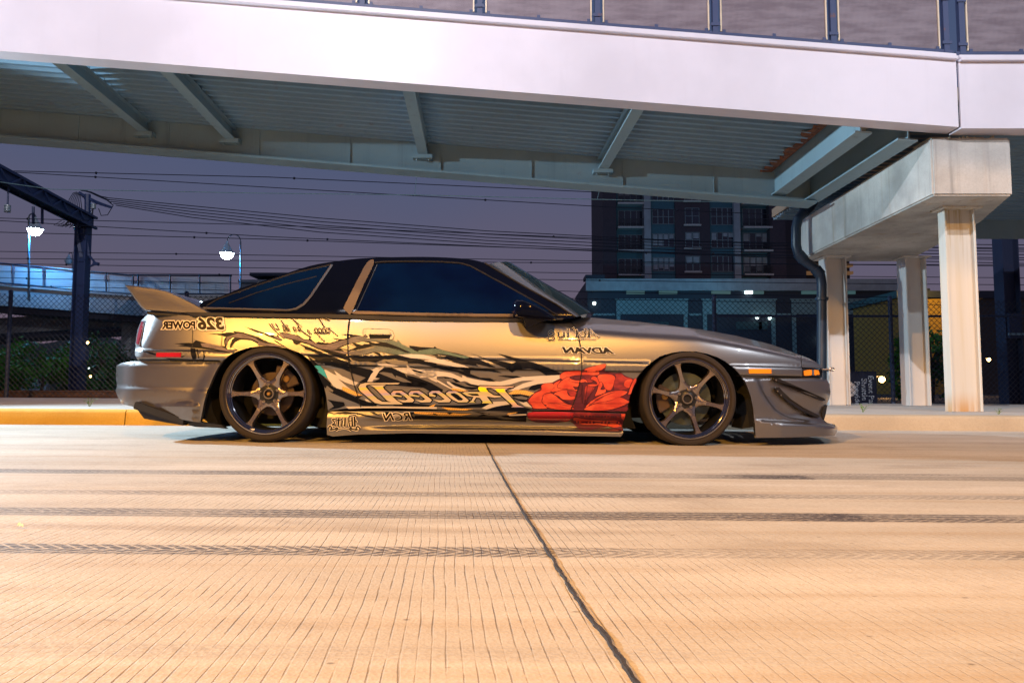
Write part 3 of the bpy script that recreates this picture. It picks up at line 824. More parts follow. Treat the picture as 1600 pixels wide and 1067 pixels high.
# ================================================================ CATENARY GANTRY
gt = thing('catenary_gantry', 'dark steel railway gantry with a sloping-looking beam and post at left', 'railway gantry', at(131, 600, 22))
M_GAN = painted_steel('gantry_steel', (0.02, 0.04, 0.12), 0.5, 0.3)
p1 = at(131, 340, 22); zt = at(144, 338, 22).z
MB().box((p1.x - .18, 21.85, 0), (p1.x - .14, 22.15, zt - .3)).box((p1.x + .14, 21.85, 0), (p1.x + .18, 22.15, zt - .3)).box((p1.x - .139, 21.99, 0), (p1.x + .139, 22.01, zt - .3)).build('post', M_GAN, gt)
b = MB()
xA_, xB2 = p1.x + .12, -11.55
for (dx, dz) in ((-.16, -.32), (.16, -.32), (-.16, 0), (.16, 0)):
    b.bar((xA_ + dx, 22.2, zt + dz - .02), (xB2 + dx, 11.5, zt + dz - .02), .07)
b.build('beam_chord', M_GAN, gt)
b = MB(); m = 20
for k in range(m):
    y0, y1 = lerp(22.1, 11.6, k / m), lerp(22.1, 11.6, (k + 1) / m)
    xa, xb = lerp(xA_, xB2, k / m), lerp(xA_, xB2, (k + 1) / m)
    for sx in (-.16, .16):
        lo, hi = ((-.32, 0) if k % 2 else (0, -.32))
        b.bar((xa + sx, y0, zt + lo - .02), (xb + sx, y1, zt + hi - .02), .04)
    b.bar((xa - .16, y0, zt - .34), (xb + .16, y1, zt - .34), .04)
b.build('beam_lattice', M_GAN, gt)
MB().hexa([(xB2 - .13, 11.6, zt - .33), (xB2 + .13, 11.6, zt - .33), (xA_ + .13, 22.1, zt - .33), (xA_ - .13, 22.1, zt - .33),
           (xB2 - .13, 11.6, zt - .03), (xB2 + .13, 11.6, zt - .03), (xA_ + .13, 22.1, zt - .03), (xA_ - .13, 22.1, zt - .03)]).build('beam_plate', M_GAN, gt)
b = MB(); b.bar(at(117, 352, 21.9), at(127, 402, 22), .09); b.bar(at(130, 352, 21.9), at(139, 400, 22), .07); b.build('brace', M_GAN, gt)
b = MB(); b.tube([at(137, 338, 22), at(137, 304, 22)], .09, 8); b.build('stub_post', M_GAN, gt)
M_INS = plain('insulator_ceramic', (0.25, 0.33, 0.38), 0.25)
b = MB()
for k in range(4):
    A = at(124 + k * 3, 301 + k * 3, 22 + .3 * k); B = at(152 + k * 7, 318 + k * 2, 22 - .2 * k); b.bar(A, B, .07)
b.build('cross_arm', M_GAN, gt)
def cable(pts, r, mat=M_DARK): MB().tube(pts, r, 4).build('cable', mat, gt)
for k in range(7):
    A = at(120 + 2 * k, 300 + k, 22); Mq = at(108 + 3 * k, 312, 21.8); E_ = at(106 + 4 * k, 330 + 2 * k, 22)
    cable([A, at(114 + 2 * k, 302 + k * .6, 22), Mq, E_], .012)
    A = at(96 + 5 * k, 345 + 1.5 * k, 21); cable([A, at(84 + 6 * k, 352 + k, 21), at(98 + 4 * k, 354 - k, 21), at(108, 344, 21)], .012)
for k in range(4):
    A = at(126 + 3 * k, 298, 22); cable([A, at(142 + 3 * k, 300 + 2 * k, 22), at(158 + 3 * k, 307 + 2 * k, 22), at(168 + 3 * k, 309 + 4 * k, 22)], .014)
cable([at(145, 325, 22), at(144, 336, 22), at(141, 337, 22)], .03); cable([at(154, 326, 22), at(158, 337, 22), at(168, 336, 22), at(177, 321, 22)], .014)
def insulator(px, y0, y1, Y, parent):
    A, B = at(px, y0, Y), at(px, y1, Y); n = 5; pr = []
    for k in range(n):
        z = lerp(-.02, B.z - A.z, (k + .3) / n); pr += [(.02, z + .03), (.075, z), (.075, z - .02), (.02, z - .03)]
    MB().lathe([(0, 0)] + pr + [(0, B.z - A.z)], A, (0, 0, 1), 10, closed=False).build('insulator', M_INS, parent, smooth=40)
insulator(12, 319, 332, 17.5, gt); b = MB().tube([at(14, 270, 17.5), at(12, 319, 17.5)], .02, 6); b.build('hanger', M_GAN, gt)
insulator(146, 318, 326, 22, gt)
for px, y0 in ((52, 323), (66, 300)):
    MB().tube([at(px, y0, 20), at(px, 350, 20)], .035, 6).build('hanger', M_GAN, gt)
b = MB(); b.bar(at(140, 400, 22), at(148, 410, 22), .05); b.bar(at(141, 416, 22), at(153, 411, 22), .05); b.bar(at(146, 411, 21.9), at(154, 413, 21.9), .1); b.build('bracket', M_GAN, gt)
b = MB(); c = at(134, 545, 21.7); b.box((c.x - .1, 21.6, c.z - .35), (c.x + .05, 21.8, c.z + .05)); b.build('equipment_box', M_GAN, gt)

# second railway post at far right
M_GAN2 = painted_steel('right_post_steel', (0.02, 0.03, 0.07), 0.5, 0.4, 0.3)
rp = thing('railway_post', 'dark steel railway post behind the fence at far right', 'railway post', at(1581, 610, 14.5))
a, c = at(1570, 480, 14.5), at(1596, 480, 14.5)
MB().box((a.x, 14.5, 0), (a.x + .02, 14.8, 6)).box((c.x - .02, 14.5, 0), (c.x, 14.8, 6)).box((a.x + .021, 14.64, 0), (c.x - .021, 14.66, 6)).build('post', M_GAN2, rp)
p = at(1586, 505, 14.45); MB().box((p.x - .13, 14.42, p.z - .3), (p.x + .1, 14.495, p.z + .2)).build('warning_plate', M_GAN2, rp)
b = MB().box((p.x - .17, 14.40, p.z - .24), (p.x + .14, 14.42, p.z - .2)); b.build('plate_bracket', M_STEELG, rp)

# ================================================================ OVERHEAD WIRES
M_CABLE = plain('overhead_wire', (0.012, 0.016, 0.03), 0.5, 0.5)
M_CABLEL = plain('cyan_lit_wire', (0.20, 0.34, 0.36), 0.4, 0.6)  # the cyan light on the wire is put into this colour
def wire(P, Y, label, r=.011, mat=None, group='overhead wires', clips=0):
    pts = [at(x, y, Y) for x, y in P]
    b = MB().tube(pts, r, 5)
    rr = random.Random(len(P) + int(P[0][1]))
    for k in range(clips):
        t = (k + rr.random()) / clips; i = min(int(t * (len(pts) - 1)), len(pts) - 2); c = pts[i].lerp(pts[i + 1], t * (len(pts) - 1) - i)
        b.ball(c, r * 3.2, 6, 4)
    return tag(b.build('overhead_wire', mat or M_CABLE), label, 'wire', group)
ORD = ['first', 'second', 'third', 'fourth', 'fifth', 'sixth', 'seventh', 'eighth', 'ninth', 'tenth', 'last']; wi = 0
for (ya, yb, yc, Y) in ((267, 277, 300, 18), (268, 293, 322, 19), (341, 352, 372, 21), (345, 370, 392, 20), (363, 374, 391, 20), (393, 399, 408, 22), (404, 407.5, 411, 22), (412, 419, 427, 23), (424, 430, 438, 23), (434, 444, 456, 24), (446, 455, 467, 24)):
    wire([(-160, ya - 3), (0, ya), (420, yb), (920, yc), (1290, yc + (yc - yb) * .6), (1800, yc + (yc - yb) * 1.1)], Y, ORD[wi] + ' of the eleven thin dark overhead wires counted from the top at the left edge', clips=5); wi += 1
for k in range(5):
    wire([(165 + 4 * k, 309 + 3 * k), (300, 322 + 4.5 * k), (500, 341 + 5.5 * k), (760, 361 + 5 * k), (1100, 378 + 5 * k), (1700, 384 + 5 * k)], 22, ['top', 'second', 'middle', 'fourth', 'bottom'][k] + ' one of five dark feeder cables running right from the gantry cross arm', .013)
wire([(-160, 262), (80, 296), (400, 302), (652, 305), (942, 312), (1240, 318), (1700, 330)], 16, 'pale copper contact wire catching the light under the ramp', .009, M_CABLEL, None)
for px, y0 in ((652, 262), (937, 296)):
    tag(MB().tube([at(px, y0, 16), at(px - 4, interp([(80, 296), (942, 312)], px), 16)], .006, 4).build('dropper_wire', M_CABLEL), 'short pale dropper above the contact wire, %s' % ('over the car roof' if px < 700 else 'left of the apartment block'), 'wire')

# ================================================================ TREES
M_BARK = plain('bark', (0.05, 0.035, 0.025), 0.9, var=0.4, scale=20, bump=0.5)
def leaf_mat(name, a, c):
    n = NT(name); p = n.pos(); f = n.noise(p, 3.0, 3); g = n.noise(p, 25, 2)
    n.set(color=n.mix(n.ss(n.math('MULTIPLY_ADD', g, 0.4, n.math('MULTIPLY', f, 0.6)), 0.35, 0.65), a, c), rough=0.6, spec=0.3); return n.m
M_LEAF = leaf_mat('tree_leaves', (0.03, 0.17, 0.008), (0.08, 0.30, 0.015))
M_LEAFD = leaf_mat('dark_leaves', (0.012, 0.075, 0.012), (0.03, 0.12, 0.02))
def tree(base, h, w, label, mat, seed, nleaf=2600, trunk=True, cat='tree', low=.25):
    r = random.Random(seed); base = Vector(base)
    t = thing('tree' if trunk else 'shrub', label, cat, base)
    b = MB(); cl = []
    b.tube([base, base + Vector((.05 * w, 0, h * .3)), base + Vector((0, 0, h * .7))], [.05 * h * .6, .035 * h * .6, .012 * h], 7)
    for k in range(9):
        a = r.uniform(0, 2 * pi); s = base + Vector((0, 0, h * r.uniform(.25, .6))); e_ = base + Vector((cos(a) * w * .36 * r.uniform(.5, 1), sin(a) * w * .3, h * r.uniform(low + .1, .92)))
        b.tube([s, (s + e_) / 2 + Vector((0, 0, .04 * h)), e_], [.02 * h * .6, .012 * h * .6, .005 * h], 5); cl.append(e_)
    for k in range(16):
        a = r.uniform(0, 2 * pi); q = r.random() ** .5; cl.append(base + Vector((cos(a) * w * .5 * q, sin(a) * w * .42 * q, h * r.uniform(low, 1.0 - .25 * q))))
    b.build('trunk', M_BARK, t)
    lf = MB(); s0 = .030 * h + .02
    for k in range(nleaf):
        c = r.choice(cl) + Vector((r.gauss(0, .085 * w), r.gauss(0, .08 * w), r.gauss(0, .06 * h)))
        d = Vector((r.gauss(0, 1), r.gauss(0, 1), r.gauss(0, 1))).normalized(); e_ = d.cross(Vector((r.gauss(0, 1), r.gauss(0, 1), r.gauss(0, 1)))).normalized(); s = s0 * r.uniform(.6, 1.4)
        lf.add([c - d * s, c + e_ * s * .45, c + d * s, c - e_ * s * .45], [(0, 1, 2, 3)])
    lf.build('crown', mat, t, recalc=False)
    return t
eb = MB(); rr = random.Random(31); N_ = 60; top = []
for i in range(N_ + 1):
    px = lerp(-700, 480, i / N_); top.append((px, 531 + 5 * sin(i * .7) + rr.uniform(-3, 3)))
vs = []
for px, y in top: vs += [(at(px, 608, 44).x, 44, 0.0), at(px, y + 22, 46), at(px, y, 50), (at(px, 608, 60).x, 60, 0.0)]
eb.add(vs, [(i * 4 + k, i * 4 + k + 1, i * 4 + k + 5, i * 4 + k + 4) for i in range(N_) for k in range(3)])
tag(eb.build('embankment', plain('dark_embankment', (0.012, 0.02, 0.012), .95, var=.5, scale=2), smooth=60), kind='structure')
def gat(px, Y): p = at(px, 600, Y); return (p.x, Y, 0.0)
tree(gat(62, 27), 2.35, 2.7, 'small leafy tree beyond the rails at far left', M_LEAF, 1, 3200)
tree(gat(162, 28.5), 2.45, 2.1, 'dense dark shrub between the gantry post and the car tail', M_LEAFD, 2, 2600, False, 'shrub', .05)
tree(gat(107, 29.5), 1.9, 1.7, 'low dark shrub just left of the gantry post', M_LEAFD, 3, 1600, False, 'shrub', .05)
tree(gat(4, 29), 2.2, 1.8, 'dark shrub at the left edge beyond the rails', M_LEAFD, 4, 1500, False, 'shrub', .05)
tree(gat(1412, 16), 1.55, .6, 'green climbing shrub behind the fence beside the middle white column', M_LEAF, 5, 1200, False, 'shrub', .05)
tree(gat(1455, 19), 2.1, 1.4, 'dark shrub behind the fence left of the front column', M_LEAFD, 6, 1200, False, 'shrub', .05)
tree(gat(255, 31), 1.7, 2.4, 'dark shrub behind the car tail', M_LEAFD, 7, 900, False, 'shrub', .05)
for px, h, w, s in ((928, 19.3, 2.4, 8), (938, 18.2, 2.2, 9)):
    pass

# ================================================================ APARTMENT BLOCK
M_BRICK = NT('dark_brick')
def brickmat():
    n = M_BRICK; p = n.pos(); nd = n.n('TexBrick'); n.put(nd.inputs['Vector'], n.mapv(p, (1, 1, 1), rot=(pi / 2, 0, 0)))
    nd.inputs['Scale'].default_value = 2.2
    n.put(nd.inputs['Color1'], (0.07, 0.05, 0.065)); n.put(nd.inputs['Color2'], (0.05, 0.04, 0.055)); n.put(nd.inputs['Mortar'], (0.07, 0.065, 0.075))
    n.set(color=nd.outputs['Color'], rough=0.9); return n.m
M_BRICK = brickmat()
M_TEAL = plain('teal_panel', (0.03, 0.12, 0.16), 0.6)
M_PIL = concrete('block_concrete', (0.34, 0.37, 0.40), 0.25, True)
M_WIN = plain('dark_window_glass', (0.012, 0.018, 0.035), 0.08, spec=0.8, var=0.3, scale=0.4)
M_CURT = plain('pale_curtain', (0.30, 0.33, 0.36), 0.8, var=0.15, scale=1.5)
M_FRAME = plain('window_frame', (0.16, 0.21, 0.23), 0.5)
M_SILL = plain('pale_sill', (0.50, 0.48, 0.46), 0.7)
M_RAILB = plain('balcony_rail', (0.015, 0.02, 0.03), 0.5)
YA = 90.0
apt = thing('apartment_block', 'dark brick apartment block with teal bays behind the car bonnet', 'apartment block', (at(1080, 600, YA).x, YA, 0))
def PX(px, Y=YA): return at(px, 500, Y).x
def PZ(py, Y=YA): return at(800, py, Y).z
TOPY = 205
def bay(px0, px1, name, mat, out, ytop=TOPY, ybot=437):
    Y = YA - out
    return MB().box((PX(px0, Y), Y, PZ(ybot, Y)), (PX(px1, Y), YA + 12, PZ(ytop, Y))).build(name, mat, apt)
bay(943, 964.5, 'brick_wall', M_BRICK, .6)
bay(964.7, 1008.3, 'balcony_recess', M_TEAL, -.6)
bay(1008.5, 1019, 'pilaster', M_PIL, .9)
bay(1019.2, 1057, 'teal_bay', M_TEAL, .3)
bay(1057.2, 1112, 'brick_wall', M_BRICK, .6)
bay(1112.2, 1150, 'teal_bay', M_TEAL, .3)
bay(1150.2, 1160, 'pilaster', M_PIL, .9)
bay(1160.2, 1206, 'balcony_recess', M_TEAL, -.6)
bay(1206.2, 1231, 'brick_wall', M_BRICK, .6)
def window(x0, x1, y0, y1, out, cols, curt, sill=False, rail=False, rows=2):
    Y = YA - out
    X0, X1, Z0, Z1 = PX(x0, Y), PX(x1, Y), PZ(y1, Y), PZ(y0, Y)
    fr = MB(); t = .07
    fr.box((X0 - t, Y - .08, Z0 - t), (X1 + t, Y - .002, Z0)).box((X0 - t, Y - .08, Z1), (X1 + t, Y - .002, Z1 + t))
    fr.box((X0 - t, Y - .08, Z0 + .001), (X0, Y - .002, Z1 - .001)).box((X1, Y - .08, Z0 + .001), (X1 + t, Y - .002, Z1 - .001))
    w = (X1 - X0) / cols
    for k in range(1, cols): fr.box((X0 + k * w - .05, Y - .075, Z0 + .001), (X0 + k * w + .05, Y - .003, Z1 - .001))
    o = fr.build('window', M_FRAME, apt)
    for k in range(cols):
        a, c = X0 + k * w + (.052 if k else .002), X0 + (k + 1) * w - (.052 if k < cols - 1 else .002)
        MB().box((a, Y - .03, Z0 + .002), (c, Y - .004, Z1 - .002)).build('pane', M_WIN, o)
        f = curt[k % len(curt)]
        if f: MB().box((a + .04, Y - .036, lerp(Z1, Z0, f)), (c - .04, Y - .0305, Z1 - .03)).build('blind', M_CURT, o)
        if rows > 1: MB().box((a, Y - .06, lerp(Z0, Z1, .48)), (c, Y - .0365, lerp(Z0, Z1, .48) + .08)).build('sash_bar', M_FRAME, o)
    if sill: MB().box((X0 - .25, Y - .25, Z0 - .28), (X1 + .25, Y - .005, Z0 - t - .005)).build('sill', M_SILL, o)
    return o
ROW = [(246, 270), (286, 313), (326, 350), (364, 386), (401, 423)]
rr = random.Random(21)
CB = [[0, 0], [0, 0], [0, 0], [.45, .4], [.5, .5]]
CT1 = [[0, .4, 0, 0], [0, 0, 0, 0], [0, 0, 0, 0], [.95, .95, .4, .35], [.9, .8, .9, .7]]
CT2 = [[0, 0, .3, 0], [0, 0, 0, 0], [0, 0, 0, 0], [.5, 0, .25, .3], [0, 0, 0, 0]]
CB1 = [[0, .3, 0, 0], [.6, .6, 0, .5], [0, 0, 0, 0], [0, 0, 0, 0], [0, 0, 0, 0]]
CB2 = [[0, 0, 0, 0], [0, .5, 0, 0], [0, 0, 0, 0], [.5, 0, .2, .6], [.95, .6, .9, .5]]
for k, (y0, y1) in enumerate(ROW):
    window(1073.5, 1094.5, y0, y1, .6, 2, CB[k], True)
    window(1021.5, 1055, y0 + 2, y1, .3, 4, CT1[k])
    window(1114, 1148.5, y0, y1 + 1, .3, 4, CT2[k])
    window(968, 1006, y0 + 4, y1 + 4, -.6, 4, CB1[k], rows=1)
    window(1164, 1203, y0 + 1, y1 + 3, -.6, 4, CB2[k], rows=1)
    for (xa, xb) in ((965, 1008), (1160.6, 1205.5)):
        Y = YA + .5; zb_ = PZ(y1 + 7, Y)
        MB().box((PX(xa, Y), YA - .75, zb_ - .22), (PX(xb, Y), Y - .002, zb_)).build('balcony_slab', M_SILL, apt)
        b = MB(); X0, X1 = PX(xa, Y) + .1, PX(xb, Y) - .1
        b.box((X0, YA - .66, zb_ + .9), (X1, YA - .6, zb_ + .97)); n_ = 26
        for q in range(n_ + 1): x = lerp(X0, X1, q / n_); b.box((x - .02, YA - .65, zb_ + .002), (x + .02, YA - .61, zb_ + .899))
        b.build('balcony_rail', M_RAILB, apt)
# set-back wing with lit slats
MB().box((PX(1231, YA + 2), YA + 2, PZ(437)), (PX(1262, YA + 2), YA + 12, PZ(TOPY))).build('side_wing', plain('dark_wing', (0.03, 0.03, 0.045), .7), apt)
# podium
pod = thing('podium', 'long dark podium building with a pale concrete band under the apartment block', 'building', (at(1080, 600, 80).x, 84, 0))
M_PODW = plain('podium_dark_wall', (0.018, 0.026, 0.045), 0.7)
M_SCREEN = painted_steel('podium_screen', (0.17, 0.27, 0.29), 0.6, 0.2)
YP = 84.0
MB().box((PX(918, YP), YP, 0), (PX(1404, YP), YP + 16, PZ(437, YP))).build('wall', M_PODW, pod)
MB().box((PX(916, YP - .5), YP - .6, PZ(455, YP)), (PX(1406, YP - .5), YP - .002, PZ(437, YP) + .02)).build('concrete_band', M_PIL, pod)
MB().box((PX(915, YP - .5), YP - .8, PZ(437, YP) + .03), (PX(945, YP - .5), YP + 2, PZ(431, YP))).build('parapet', M_PODW, pod)
for (x0, x1) in ((963, 1075), (1098, 1212), (1237, 1358)):
    MB().box((PX(x0, YP), YP - .12, PZ(491, YP)), (PX(x1, YP), YP - .003, PZ(469, YP))).build('screen_panel', M_SCREEN, pod)
    MB().box((PX(x0 - 2, YP), YP - .2, PZ(469, YP) + .01), (PX(x1 + 2, YP), YP - .003, PZ(467, YP))).build('screen_cap', M_SCREEN, pod)
    for xx in (x0 + .2, x1 - 7):
        MB().box((PX(xx, YP), YP - .14, 0), (PX(xx + 6, YP), YP - .003, PZ(491.3, YP))).build('screen_post', M_SCREEN, pod)
for (x0, x1) in ((922, 961), (1077, 1096), (1214, 1235)):
    MB().box((PX(x0, YP), YP - .1, PZ(493, YP)), (PX(x1, YP), YP - .004, PZ(490, YP))).build('guard_rail', M_SCREEN, pod)
for px_, w in ((945, 20), (1010, 35), (1150, 40), (1185, 14), (1290, 30)):
    MB().box((PX(px_, YP), YP - .1, PZ(515, YP)), (PX(px_ + w, YP), YP - .004, PZ(503, YP))).build('car_park_opening', plain('dim_interior', (0.03, 0.07, 0.08), .7), pod)
M_TUBE = glow('fluorescent_tube_dim', (0.35, 0.8, 0.85), 0.10)
M_TUBEB = glow('fluorescent_tube_bright', (0.75, 1.0, 1.0), 4.0)
def lampbox(x0, x1, y, mat):
    return MB().box((PX(x0, YP), YP - .35, PZ(y + 2.4, YP)), (PX(x1, YP), YP - .003, PZ(y - 2.4, YP))).build('strip_light', mat, pod)
for x0, x1 in ((979, 1007), (1030, 1058), (1112, 1141), (1176, 1193), (1253, 1282), (1325, 1336)): lampbox(x0, x1, 457.5, M_TUBE)
lampbox(1164.5, 1175.5, 457, M_TUBEB)
for px_, py_ in ((928.5, 474), (1203, 497), (1183, 496), (1284, 529)):
    c = at(px_, py_, YP - .5); MB().ball(c, .22, 8, 5).build('small_lamp', M_TUBEB, pod)
add_light(pod, 'POINT', at(1130, 462, YP - 7), 550, (.08, .50, .8), rad=.3)
add_light(pod, 'POINT', at(975, 462, YP - 7), 550, (.08, .50, .8), rad=.3)
# tall building with lit slats, seen beside the downpipe
tb = thing('slatted_tower', 'tower with warm lit floor slats seen between the downpipe and the pier cap', 'building', at(1270, 600, 110))
YT = 110.0
MB().box((PX(1238, YT), YT, 0), (PX(1330, YT), YT + 12, PZ(250, YT))).build('wall', plain('tower_wall', (0.02, 0.02, 0.03), .7), tb)
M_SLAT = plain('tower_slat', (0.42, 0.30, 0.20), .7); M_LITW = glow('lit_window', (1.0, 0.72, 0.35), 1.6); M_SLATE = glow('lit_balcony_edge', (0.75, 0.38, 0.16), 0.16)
for k in range(9):
    y = 333 + 11.6 * k
    MB().box((PX(1247, YT), YT - 1.2, PZ(y + 4.2, YT)), (PX(1330, YT), YT - .004, PZ(y, YT))).build('balcony_slab', M_SLATE, tb)
MB().box((PX(1250, YT), YT - .3, PZ(356, YT)), (PX(1258, YT), YT - .005, PZ(347, YT))).build('lit_window', M_LITW, tb)
# building right of the columns: dark, with an ochre wall
ob = thing('ochre_wall_building', 'low dark building with an amber lit wall seen between the white columns', 'building', at(1450, 600, 60))
YO = 60.0
M_OCH = plain('ochre_wall', (0.36, 0.20, 0.03), .8)
MB().box((PX(1404.5, YO), YO, 0), (PX(1482, YO), YO + 8, PZ(464, YO))).build('wall', M_OCH, ob)
MB().box((PX(1400, YO), YO - .3, PZ(466, YO)), (PX(1700, YO), YO + 9, PZ(455, YO))).build('roof', M_DARK, ob)
MB().box((PX(1448, YO), YO + 1, PZ(455, YO) + .01), (PX(1466, YO), YO + 4, PZ(448, YO))).build('roof_unit', M_DARK, ob)
MB().box((PX(1482.2, YO), YO, 0), (PX(1700, YO), YO + 8, PZ(466, YO) - .01)).build('wall', plain('dark_hall_wall', (0.05, 0.035, 0.03), .8), ob)
b = MB()
for k in range(6): b.box((PX(1520 + 3 * k, YO - .4), YO - .4, PZ(473 - k, YO)), (PX(1522 + 3 * k, YO - .4), YO - .31, PZ(466, YO)))
b.build('hanging_slats', M_OCH, ob)
def small_light(px, py, Y, r, label, power, mat):
    c = at(px, py, Y); t = thing('wall_lamp', label, 'lamp', c)
    MB().ball(c, r, 12, 8).build('bulb', mat, t, smooth=60)
    MB().box((c.x - r * 1.4, Y + r * .6, c.z + r * .9), (c.x + r * 1.4, Y + r * 2.2, c.z + r * 1.3)).build('lamp_hood', M_DARK, t)
    add_light(t, 'POINT', c - Vector((0, r * 2.2, 0)), power, (1.0, 0.5, 0.16), rad=r * .9)
small_light(1378, 593, 30, .12, 'bright amber lamp beside the blue sign behind the fence', 160, M_BULBO)
small_light(1545, 562, 40, .09, 'small amber lamp on the dark building at right', 120, M_BULBO)
add_light(ob, 'SPOT', (PX(1445, YO), YO - 5, PZ(470, YO) + 1.2), 1400, (1.0, .62, .15), (0, 5, -1.5), radians(75), .5, .2)
for px_, py_, Y in ((139, 575.5, 27), (141.5, 588, 27), (137, 535.5, 21.5)):
    c = at(px_, py_, Y); tag(MB().ball(c, .035, 8, 5).build('signal_light', M_TUBEB if py_ < 580 and py_ > 560 else M_BULBO), 'tiny %s signal light at the gantry post' % {575.5: 'white', 588: 'lower amber', 535.5: 'upper amber'}[py_], 'signal light')
# ================================================================ THE CAR
def paint(name, col, metal=0.55, rough=0.38, flake=0.06, coat=1.0):
    n = NT(name); p = n.obj(); f = n.noise(p, 900, 2); g = n.noise(p, 1.5, 3)
    n.set(color=n.mix(n.ss(f, 0.3, 0.7), tuple(c * (1 - flake) for c in col), tuple(c * (1 + flake) for c in col)), metal=metal,
          rough=n.ss(g, 0.3, 0.7, rough * 0.95, rough * 1.05), coat=coat, coat_rough=0.03)
    return n.m
M_PAINT = paint('silver_metallic_paint', (0.19, 0.186, 0.192), 0.9, 0.38)
M_BLACKP = plain('black_gloss_paint', (0.002, 0.0035, 0.013), 0.10, spec=0.05, var=0.05)
def glassmat():
    n = NT('glass_painted_reflection'); p = n.obj(); f = n.noise(n.mapv(p, (1.4, 1.4, 2.5)), 1.0, 3, .6)
    n.set(color=n.mix(n.ss(f, .35, .68), (0.0003, 0.0016, 0.018), (0.0005, 0.007, 0.042)), rough=.04, spec=.6); return n.m  # soft blue mix paints reflections into the opaque glass colour
M_GLASS = glassmat()
M_RUBBER = plain('tyre_rubber', (0.016, 0.012, 0.012), 0.8, var=0.25, scale=14, bump=0.1)
M_TRIM = plain('black_trim', (0.010, 0.012, 0.020), 0.4)
M_WELL = plain('wheel_well_black', (0.004, 0.005, 0.008), 0.9)
M_BRONZE = paint('bronze_gunmetal_wheel', (0.25, 0.215, 0.20), 0.92, 0.22, 0.04, 1.0)
M_LIP = paint('dark_chrome_rim', (0.24, 0.235, 0.26), 0.97, 0.08, 0.02, 0.5)
M_BARREL = plain('dark_barrel', (0.012, 0.014, 0.020), 0.45, 0.4)
M_HUB = plain('hub_black', (0.014, 0.016, 0.022), 0.35, 0.3)
M_NUT = plain('wheel_nut_steel', (0.35, 0.32, 0.30), 0.3, 0.9)
M_DISC = plain('brake_disc_iron', (0.065, 0.085, 0.09), 0.45, 0.6)
M_CAL = plain('caliper_grey', (0.055, 0.036, 0.03), 0.5, 0.3)
M_BRASS = plain('brass_cap', (0.45, 0.26, 0.07), 0.4, 0.6)
M_RED = plain('red_lens', (0.35, 0.008, 0.012), 0.12, coat=0.8)
M_AMBER = plain('amber_lens', (0.75, 0.26, 0.008), 0.15, coat=0.8)
M_SATIN = plain('satin_trim', (0.035, 0.034, 0.038), 0.3, 0.6)
M_CHROME = plain('clear_lens_chrome', (0.45, 0.47, 0.52), 0.15, 0.85)
def carbon():
    n = NT('carbon_fibre'); p = n.obj(); x, y, z = n.xyz(p)
    a = n.math('FRACT', n.math('MULTIPLY', n.math('ADD', x, z), 120)); b_ = n.math('FRACT', n.math('MULTIPLY', n.math('SUBTRACT', x, z), 120))
    n.set(color=n.mix(n.math('GREATER_THAN', n.math('MULTIPLY', n.math('SUBTRACT', a, .5), n.math('SUBTRACT', b_, .5)), 0.0), (0.006, 0.006, 0.007), (0.018, 0.016, 0.016)), rough=0.4, coat=0.3, coat_rough=0.08, spec=.3)
    return n.m
M_CARBON = carbon()

D0 = 4.45                      # distance to the widest part of the near side
YM = D0 + 0.865                # centre plane of the car
def mir(p): return Vector((p[0], 2 * YM - p[1], p[2]))
def sp(t, k): return 0.5 * (t + sqrt(t * t + k * k))
CREASE = [(-1.0, 1.5), (-0.1, .86), (.25, .735), (.5, .69), (.8, .665), (1.15, .645), (1.5, .585), (1.85, .52), (2.2, .45)]
def plan(X):
    f = 0.0
    if X < -1.7: f += 0.11 * ((-1.7 - X) / .7) ** 2.2
    if X > 0.9: f += 0.21 * ((X - .9) / 1.1) ** 2.3
    return f
def lean(Z):
    f = 0.0
    if Z > .46: f += 0.075 * ((Z - .46) / .36) ** 1.7
    if Z < .34: f += 0.03 * ((.34 - Z) / .2) ** 2
    return f
def f_body(X, Z):
    f = plan(X) + lean(Z)
    if X > -0.9:
        f += 1.8 * sp(Z - interp(CREASE, X), .016)
    xc = -2.275 - (.80 - Z) * .26
    f += 1.3 * sp(xc - X, .02)
    return f
def f_rbump(X, Z): return plan(X) + .5 * lean(Z) + 1.3 * sp(-2.43 - X, .05) - .012
def f_fbump(X, Z): return plan(X) + 1.5 * sp(X - 2.02, .06) - .008
ROOFLINE = [(250, 490), (318, 470), (340, 465), (377, 450), (427, 434), (484, 415.6), (527, 408), (560, 404.2), (592, 402.5), (640, 401.5), (680, 401.8), (720, 404), (745, 407.5), (762, 413), (815, 444), (870, 475), (901, 495)]
def f_cab(X, Z):
    return .07 + .36 * max(0.0, Z - .80) + .12 * max(0.0, Z - .95) + .05 * clamp((-1.1 - X) / 1.0) 
def surf(px, py, f, out=0.0):
    Y = D0
    for _ in range(9):
        P = at(px, py, Y); Y = 0.5 * Y + 0.5 * (D0 + f(P.x, P.z))
    P = at(px, py, D0 + f(P.x, P.z))
    P.y -= out
    return P

